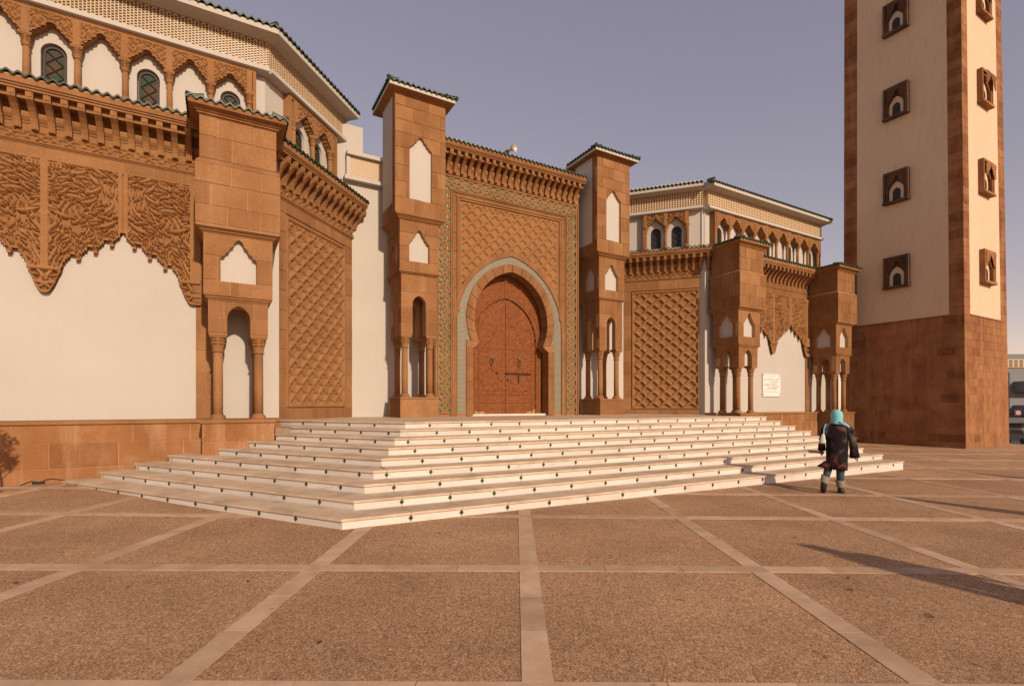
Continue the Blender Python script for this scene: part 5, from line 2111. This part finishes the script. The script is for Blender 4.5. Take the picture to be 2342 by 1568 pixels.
sg_ = thing('shop_sign', 'small red shop sign with white oval beside the minaret corner', 'sign', FA.p(6.9, 0.3, 1.3))
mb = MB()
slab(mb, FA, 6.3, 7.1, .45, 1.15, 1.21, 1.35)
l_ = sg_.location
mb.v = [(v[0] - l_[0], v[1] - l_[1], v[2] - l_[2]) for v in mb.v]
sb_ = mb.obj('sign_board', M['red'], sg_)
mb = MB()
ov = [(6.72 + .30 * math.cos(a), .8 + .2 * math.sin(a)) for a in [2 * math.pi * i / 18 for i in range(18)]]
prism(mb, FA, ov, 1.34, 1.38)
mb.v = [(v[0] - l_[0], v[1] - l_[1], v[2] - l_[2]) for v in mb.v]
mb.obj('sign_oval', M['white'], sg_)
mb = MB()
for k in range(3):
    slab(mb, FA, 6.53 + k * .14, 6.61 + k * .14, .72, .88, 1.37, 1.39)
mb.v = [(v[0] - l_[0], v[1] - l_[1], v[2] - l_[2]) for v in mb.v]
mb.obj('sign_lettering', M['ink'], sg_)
car = thing('parked_car', 'dark car parked in the street at the right edge', 'car', camp(50.6, 50, -2.2))
car.rotation_euler = (0, 0, R(40))
mb = MB()
pf = [(-2.1, .35), (2.1, .35), (2.1, .75), (1.9, .95), (1.1, 1.0), (.6, 1.45), (-1.2, 1.48), (-1.8, 1.0), (-2.1, .9)]
prism(mb, Fr((0, -.85), 0), pf, -1.7, 0, 0, True)
mb.obj('body', M['car'], car)
mb = MB()
prism(mb, Fr((0, -.86), 0), [(-1.55, 1.02), (.95, 1.02), (.55, 1.4), (-1.15, 1.42)], -1.72, 0.0, 0, True)
mb.obj('side_window', M['glass_dark'], car)
for sx in (-1.3, 1.3):
    for sy in (-.86, .66):
        mb = MB()
        tmp = MB()
        lathe(tmp, [(.0, 0), (.32, 0), (.32, .2), (.0, .2)], 16)
        mb.add([(sx + v[0], sy + v[2], .33 + v[1]) for v in tmp.v], tmp.f)
        mb.obj('wheel', M['rubber'], car)

# ------------------------------------------------------------------ plants
def foliage(mb, c, rad, n, size, seed, flat_=1.0):
    rr_ = random.Random(seed)
    for i in range(n):
        while True:
            p = (rr_.uniform(-1, 1), rr_.uniform(-1, 1), rr_.uniform(-1, 1))
            q = sum(a * a for a in p)
            if 0.1 < q < 1 * (0.7 + 0.4 * math.sin(p[0] * 5 + seed) * math.sin(p[2] * 4)):
                break
        x, y, z = (c[k] + p[k] * rad[k] for k in range(3))
        a, b, s = rr_.uniform(0, 6.28), rr_.uniform(-.7, .9), size * rr_.uniform(.6, 1.3)
        d = (math.cos(a) * math.cos(b), math.sin(a) * math.cos(b), math.sin(b))
        e = (-math.sin(a), math.cos(a), 0)
        mb.add([(x, y, z), (x + d[0] * s * .5 + e[0] * s * .22, y + d[1] * s * .5 + e[1] * s * .22, z + d[2] * s * .5),
                (x + d[0] * s, y + d[1] * s, z + d[2] * s - .02), (x + d[0] * s * .5 - e[0] * s * .22, y + d[1] * s * .5 - e[1] * s * .22, z + d[2] * s * .5)], [(0, 1, 2, 3)])
sh_ = thing('potted_shrub', 'dark leaved shrub in a clay pot at the left edge before the stone plinth', 'shrub', (-3.62, 12.0, gz(-3.62, 12)))
mb = MB()
lathe(mb, [(.16, 0), (.20, .3), (.22, .32), (.2, .33)], 16)
mb.obj('pot', M['clay'], sh_)
mb = MB()
tube(mb, [(0, 0, .3), (.03, 0, .7), (-.02, .03, 1.1), (.02, 0, 1.5)], [.03, .025, .02, .01], 6)
for a in range(5):
    tube(mb, [(0, 0, .8 + .12 * a), (.2 * math.cos(a * 2.1), .2 * math.sin(a * 2.1), 1.05 + .12 * a)], [.012, .006], 5)
mb.obj('trunk', M['bark'], sh_)
mb = MB()
foliage(mb, (0.02, 0, 1.52), (.22, .26, .26), 230, .11, 3)
foliage(mb, (0.10, 0.0, 1.18), (.17, .22, .17), 160, .11, 4)
foliage(mb, (-0.10, 0.0, 1.0), (.18, .22, .15), 110, .11, 5)
mb.obj('crown', M['leaf'], sh_)
bs_ = thing('small_bush', 'small yellow green bush at the foot of the rightmost pier', 'bush', (25.12, 12.42, gz(25, 12.4)))
mb = MB()
foliage(mb, (0, 0, .38), (.24, .24, .36), 260, .12, 8)
mb.obj('foliage', M['dryleaf'], bs_)
mb = MB()
tube(mb, [(0, 0, -.05), (0.02, 0, .3), (0.05, .02, .5)], [.03, .02, .01], 6)
mb.obj('stem', M['bark'], bs_)

# broken drain opening at the foot of the left plinth
dr = thing('drain_hole', 'small dark drain opening at the foot of the left stone plinth', 'drain', (-3.15, 13.48, .02))
mb = MB()
fd = Fr((0, 0), 0)
prism(mb, fd, [(-.09, 0.04), (.10, .05), (.10, .13), (.02, .10), (-.09, .12)], -.02, .012)
mb.obj('opening', M['rubber'], dr)
mb = MB()
tube(mb, [(-.28, -.01, .05), (-.09, -.012, .13)], .006, 4)
tube(mb, [(.10, -.012, .14), (.22, -.01, .15), (.55, -.01, .07)], .006, 4)
mb.obj('crack', M['rubber'], dr)

# ------------------------------------------------------------------ person walking away
def skin_body(name, verts, edges, root, mat, parent, sub=2):
    me = bpy.data.meshes.new(name)
    me.from_pydata([v[0] for v in verts], edges, [])
    me.materials.append(mat)
    o = link(bpy.data.objects.new(name, me), parent)
    md = o.modifiers.new('skin', 'SKIN')
    md.use_smooth_shade = True
    lay = me.skin_vertices[0].data
    for i, v in enumerate(verts):
        r_ = v[1]
        lay[i].radius = (r_, r_) if not isinstance(r_, tuple) else r_
        lay[i].use_root = (i == root)
    s_ = o.modifiers.new('sub', 'SUBSURF')
    s_.levels = s_.render_levels = sub
    return o

def rings(mb, R_, n=20, cap=True):
    """loft of ellipses: (cx, cy, cz, rx, ry[, tilt])"""
    vs, fs = [], []
    for cx_, cy_, cz_, rx, ry, *ex in R_:
        fx = ex[0] if ex else None
        for i in range(n):
            a = 2 * math.pi * i / n
            w = 1.0 + (fx[0] * math.sin(fx[1] * a + fx[2]) if fx else 0)
            vs.append((cx_ + rx * math.cos(a) * w, cy_ + ry * math.sin(a) * w, cz_ + (fx[3] * math.cos(a) if fx else 0)))
    for j in range(len(R_) - 1):
        for i in range(n):
            i2 = (i + 1) % n
            fs.append((j * n + i, j * n + i2, (j + 1) * n + i2, (j + 1) * n + i))
    if cap:
        fs.append(tuple(range(n - 1, -1, -1)))
        q = (len(R_) - 1) * n
        fs.append(tuple(range(q, q + n)))
    mb.add(vs, fs)

def hand(verts, edges, wrist, dirv, side):
    """palm and five curled fingers added to a skin skeleton; returns nothing"""
    d = np.array(dirv, float); d /= np.linalg.norm(d)
    s = np.array(side, float); s /= np.linalg.norm(s)
    f = np.cross(d, s)
    w = np.array(verts[wrist][0])
    palm = len(verts)
    verts.append((tuple(w + d * .055), .026)); edges.append((wrist, palm))
    for k, (off, ln) in enumerate(((-.026, .06), (-.009, .07), (.009, .067), (.026, .052))):
        b = len(verts)
        p0 = w + d * .085 + s * off
        verts.append((tuple(p0), .010)); edges.append((palm, b))
        p1 = p0 + d * ln * .5 + f * .012
        verts.append((tuple(p1), .009)); edges.append((b, b + 1))
        verts.append((tuple(p1 + d * ln * .4 + f * .024), .007)); edges.append((b + 1, b + 2))
    b = len(verts)
    p0 = w + d * .045 - s * .032 + f * .012
    verts.append((tuple(p0), .011)); edges.append((palm, b))
    verts.append((tuple(p0 + d * .035 - s * .008 + f * .014), .009)); edges.append((b, b + 1))

def make_person(name, label, loc, rz):
    P_ = thing(name, label, 'person', loc)
    P_.rotation_euler = (0, 0, rz)
    V = [((0, 0, .86), .12), ((0, .005, 1.0), .105), ((0, .02, 1.16), .115), ((0, .02, 1.28), .105), ((0, .03, 1.36), .05), ((0.0, .05, 1.47), .085), ((0, .055, 1.56), .055),
         ((-.075, 0, .82), .085), ((-.135, .02, .50), .062), ((-.205, -.17, .25), .05), ((-.225, -.23, .13), .036),
         ((.075, 0, .82), .085), ((.065, .04, .48), .062), ((.055, .0, .12), .042), ((.055, 0.0, .05), .036),
         ((-.165, .01, 1.285), .055), ((-.235, -.03, 1.04), .040), ((-.245, .07, .83), .030),
         ((.165, .01, 1.285), .055), ((.245, -.03, 1.00), .040), ((.300, .05, .755), .028)]
    E_ = [(0, 1), (1, 2), (2, 3), (3, 4), (4, 5), (5, 6), (0, 7), (7, 8), (8, 9), (9, 10), (0, 11), (11, 12), (12, 13), (13, 14), (3, 15), (15, 16), (16, 17), (3, 18), (18, 19), (19, 20)]
    hand(V, E_, 17, (-.15, .45, -.85), (0.2, 1, 0.4))
    hand(V, E_, 20, (.08, .25, -1), (0, 1, .25))
    skin_body('body', V, E_, 0, M['skin'], P_)
    # face: nose, eyes, mouth (turned away from the square)
    mb = MB()
    tube(mb, [(0, .135, 1.50), (0, .155, 1.475), (0, .135, 1.462)], [.008, .014, .008], 6)
    for sx in (-.03, .03):
        tube(mb, [(sx - .012, .128, 1.503), (sx + .012, .128, 1.503)], .006, 5)
    tube(mb, [(-.02, .130, 1.435), (.02, .130, 1.435)], .006, 5)
    mb.obj('face', M['skin'], P_)
    # trousers
    for sx in (-1, 1):
        mb = MB()
        if sx > 0:
            rings(mb, [(.055, .005, .20, .060, .064), (.058, .02, .34, .068, .072), (.065, .035, .48, .076, .080), (.072, .02, .66, .078, .085), (.07, 0, .80, .08, .085)], 16)
        else:
            rings(mb, [(-.200, -.155, .27, .058, .062), (-.170, -.075, .37, .066, .07), (-.135, .010, .49, .074, .080), (-.095, .01, .66, .078, .085), (-.07, 0, .80, .08, .085)], 16)
        mb.obj('trouser_leg', M['denim'], P_, True)
    # boots with turned down cuffs
    for sx in (-1, 1):
        b = MB(); c_ = MB()
        if sx > 0:
            rings(b, [(.075, .055, .0, .062, .12), (.075, .055, .03, .064, .122), (.066, .03, .07, .056, .10), (.057, .0, .11, .050, .058), (.055, .005, .22, .056, .060)], 16)
            rings(c_, [(.055, .0, .115, .066, .070), (.055, .0, .17, .071, .075), (.055, .005, .235, .082, .086), (.055, .005, .243, .062, .066)], 18, False)
        else:
            # heel lifted, sole turned to the camera
            rings(b, [(-.235, -.17, .012, .036, .03), (-.240, -.195, .06, .050, .04), (-.240, -.225, .13, .055, .046), (-.230, -.22, .20, .056, .052), (-.212, -.18, .27, .056, .060)], 16)
            tube(b, [(-.235, -.19, .06), (-.235, -.12, .02), (-.235, -.08, .02)], [.045, .045, .03], 10)
            rings(c_, [(-.226, -.215, .215, .066, .064, (0, 1, 0, -.03)), (-.212, -.185, .265, .070, .072, (0, 1, 0, -.03)), (-.192, -.145, .325, .080, .084, (0, 1, 0, -.03)), (-.192, -.14, .33, .062, .066, (0, 1, 0, -.03))], 18, False)
        b.obj('boot', M['boot'], P_, True)
        c_.obj('boot_cuff', M['suede'], P_, True)
    # long coat, flared and folded, with sleeves
    mb = MB()
    rings(mb, [(-.01, -.01, .455, .182, .160, (.07, 5, .4, -.015)), (-.005, -.005, .53, .178, .155, (.05, 5, .5, -.01)), (0, 0, .68, .178, .152, (.03, 4, .8, 0)), (0, 0, .86, .182, .148, (.02, 4, 1.0, 0)),
               (0, 0, 1.0, .182, .130, (.015, 3, .5, 0)), (0, .01, 1.12, .185, .128, (.01, 3, .3, 0)), (0, .015, 1.24, .195, .120), (0, .02, 1.315, .170, .095), (0, .025, 1.355, .10, .075), (0, .03, 1.385, .062, .06)], 28)
    mb.obj('coat', M['coat'], P_, True)
    for sx in (-1, 1):
        mb = MB()
        if sx < 0:
            pts = [(-.15, .01, 1.30), (-.205, -.01, 1.22), (-.24, -.035, 1.05), (-.25, .01, .93), (-.248, .06, .82)]
            tube(mb, pts, [.06, .068, .062, .060, .068], 12)
        else:
            pts = [(.15, .01, 1.30), (.205, -.01, 1.22), (.245, -.03, 1.04), (.275, .0, .87), (.290, .03, .70)]
            tube(mb, pts, [.06, .068, .064, .066, .088], 12)
        mb.obj('sleeve', M['coat'], P_, True)
    mb = MB()
    # lifted coat tail on the left
    mb.add([(-.10, -.13, .56), (-.19, -.03, .62), (-.33, -.05, .515), (-.34, -.08, .50), (-.14, -.15, .45)], [(0, 1, 2, 3, 4), (4, 3, 2, 1, 0)])
    mb.obj('coat_tail', M['coat'], P_)
    # headscarf
    mb = MB()
    rings(mb, [(0.005, .02, 1.335, .118, .100), (0.0, .02, 1.375, .105, .095), (0, .028, 1.42, .098, .102), (0, .04, 1.48, .106, .118), (0, .045, 1.535, .103, .115), (0, .045, 1.58, .080, .09), (0, .045, 1.603, .045, .05), (0, .045, 1.61, .012, .015)], 24)
    tube(mb, [(.02, -.085, 1.36), (.10, -.10, 1.34), (.17, -.06, 1.30), (.215, -.02, 1.24), (.228, .0, 1.14)], [.03, .03, .026, .022, .012], 8)
    tube(mb, [(-.09, -.05, 1.37), (-.02, -.09, 1.35), (.08, -.09, 1.345)], [.02, .026, .02], 8)
    mb.obj('headscarf', M['turq'], P_, True)
    return P_
px, py = cam2w(6.31, 9.85)
PR = -VIEW - R(27)
person = make_person('person', 'person walking away in turquoise headscarf, dark patterned coat and cuffed boots', (px, py, gz(px, py)), PR)
# what she carries
c_, s_ = math.cos(PR), math.sin(PR)
def pw(x, y, z):
    return (px + x * c_ - y * s_, py + x * s_ + y * c_, gz(px, py) + z)
bagt = thing('handbag', 'pale handbag hanging from the shoulder of the walking person', 'handbag', pw(-.245, -.09, .98))
bagt.rotation_euler = (0, 0, PR)
mb = MB()
rings(mb, [(0, 0, -.03, .052, .030), (0, 0, 0, .056, .032), (0.004, 0, .08, .042, .026), (0.012, 0, .155, .022, .014), (0.014, 0, .16, .012, .008)], 16)
mb.obj('pouch', M['bag'], bagt, True)
mb = MB()
tube(mb, [(.010, 0, .15), (.018, .0, .25), (.045, .03, .34), (.075, .08, .35)], .007, 6)
tube(mb, [(.022, .01, .15), (.035, .02, .26), (.06, .04, .345)], .006, 6)
mb.obj('strap', M['turq'], bagt)
fol = thing('folder', 'brown folder held in the left hand of the walking person', 'folder', pw(-.30, .05, .765))
fol.rotation_euler = (0, R(4), PR)
mb = MB()
box(mb, -.175, .09, -.06, .13, -.018, .018)
mb.obj('cover', M['folder'], fol)

# people standing to the right, outside the picture, whose shadows cross the square
def copy_tree(o, parent=None):
    q = o.copy()
    COL.objects.link(q)
    q.parent = parent
    for ch in o.children:
        copy_tree(ch, q)
    return q
for (x, y, lab) in ((6.22, 0.10, 'person standing just beyond the right edge, nearest to the camera'), (11.05, 1.15, 'person standing beyond the right edge, farther from the camera'), (16.9, 1.9, 'person standing far beyond the right edge towards the minaret')):
    q = copy_tree(person)
    q['label'] = lab
    q.location = (x, y, gz(x, y))
    q.rotation_euler = (0, 0, R(150 + x * 9))

# a few dead leaves on the paving
lf = MB()
lf.add([(-.03, 0, 0.004), (0, -.012, .012), (.035, 0, .006), (0, .012, .004)], [(0, 1, 2, 3)])
lme = lf.mesh('fallen_leaf', flat('dead_leaf', (0.06, 0.03, 0.02), 0.9))
for k, (u, v) in enumerate(((345, 1350), (930, 2180), (2980, 2010), (3050, 2040), (3180, 2165), (3190, 2210), (1200, 2410), (1550, 2350), (480, 2200), (60, 2186), (1650, 2000), (2600, 2100))):
    Yc = 1160 * 1.65 / (v / 1.6396 - 926)
    Xc = (u / 1.6396 - 1171) / 1160 * Yc
    x, y = cam2w(Xc, Yc)
    o = bpy.data.objects.new('fallen_leaf', lme)
    COL.objects.link(o)
    o.location = (x, y, gz(x, y) + .003)
    o.rotation_euler = (0, 0, k * 1.7)
    tag(o, 'small dead leaf lying on the gravel paving', 'leaf', 'dead leaves on the paving')
print('panels', npan, 'tiles', len(TILES), 'stones', len(PIECES['mosque']), len(PIECES['minaret']), 'objects', len(bpy.data.objects))
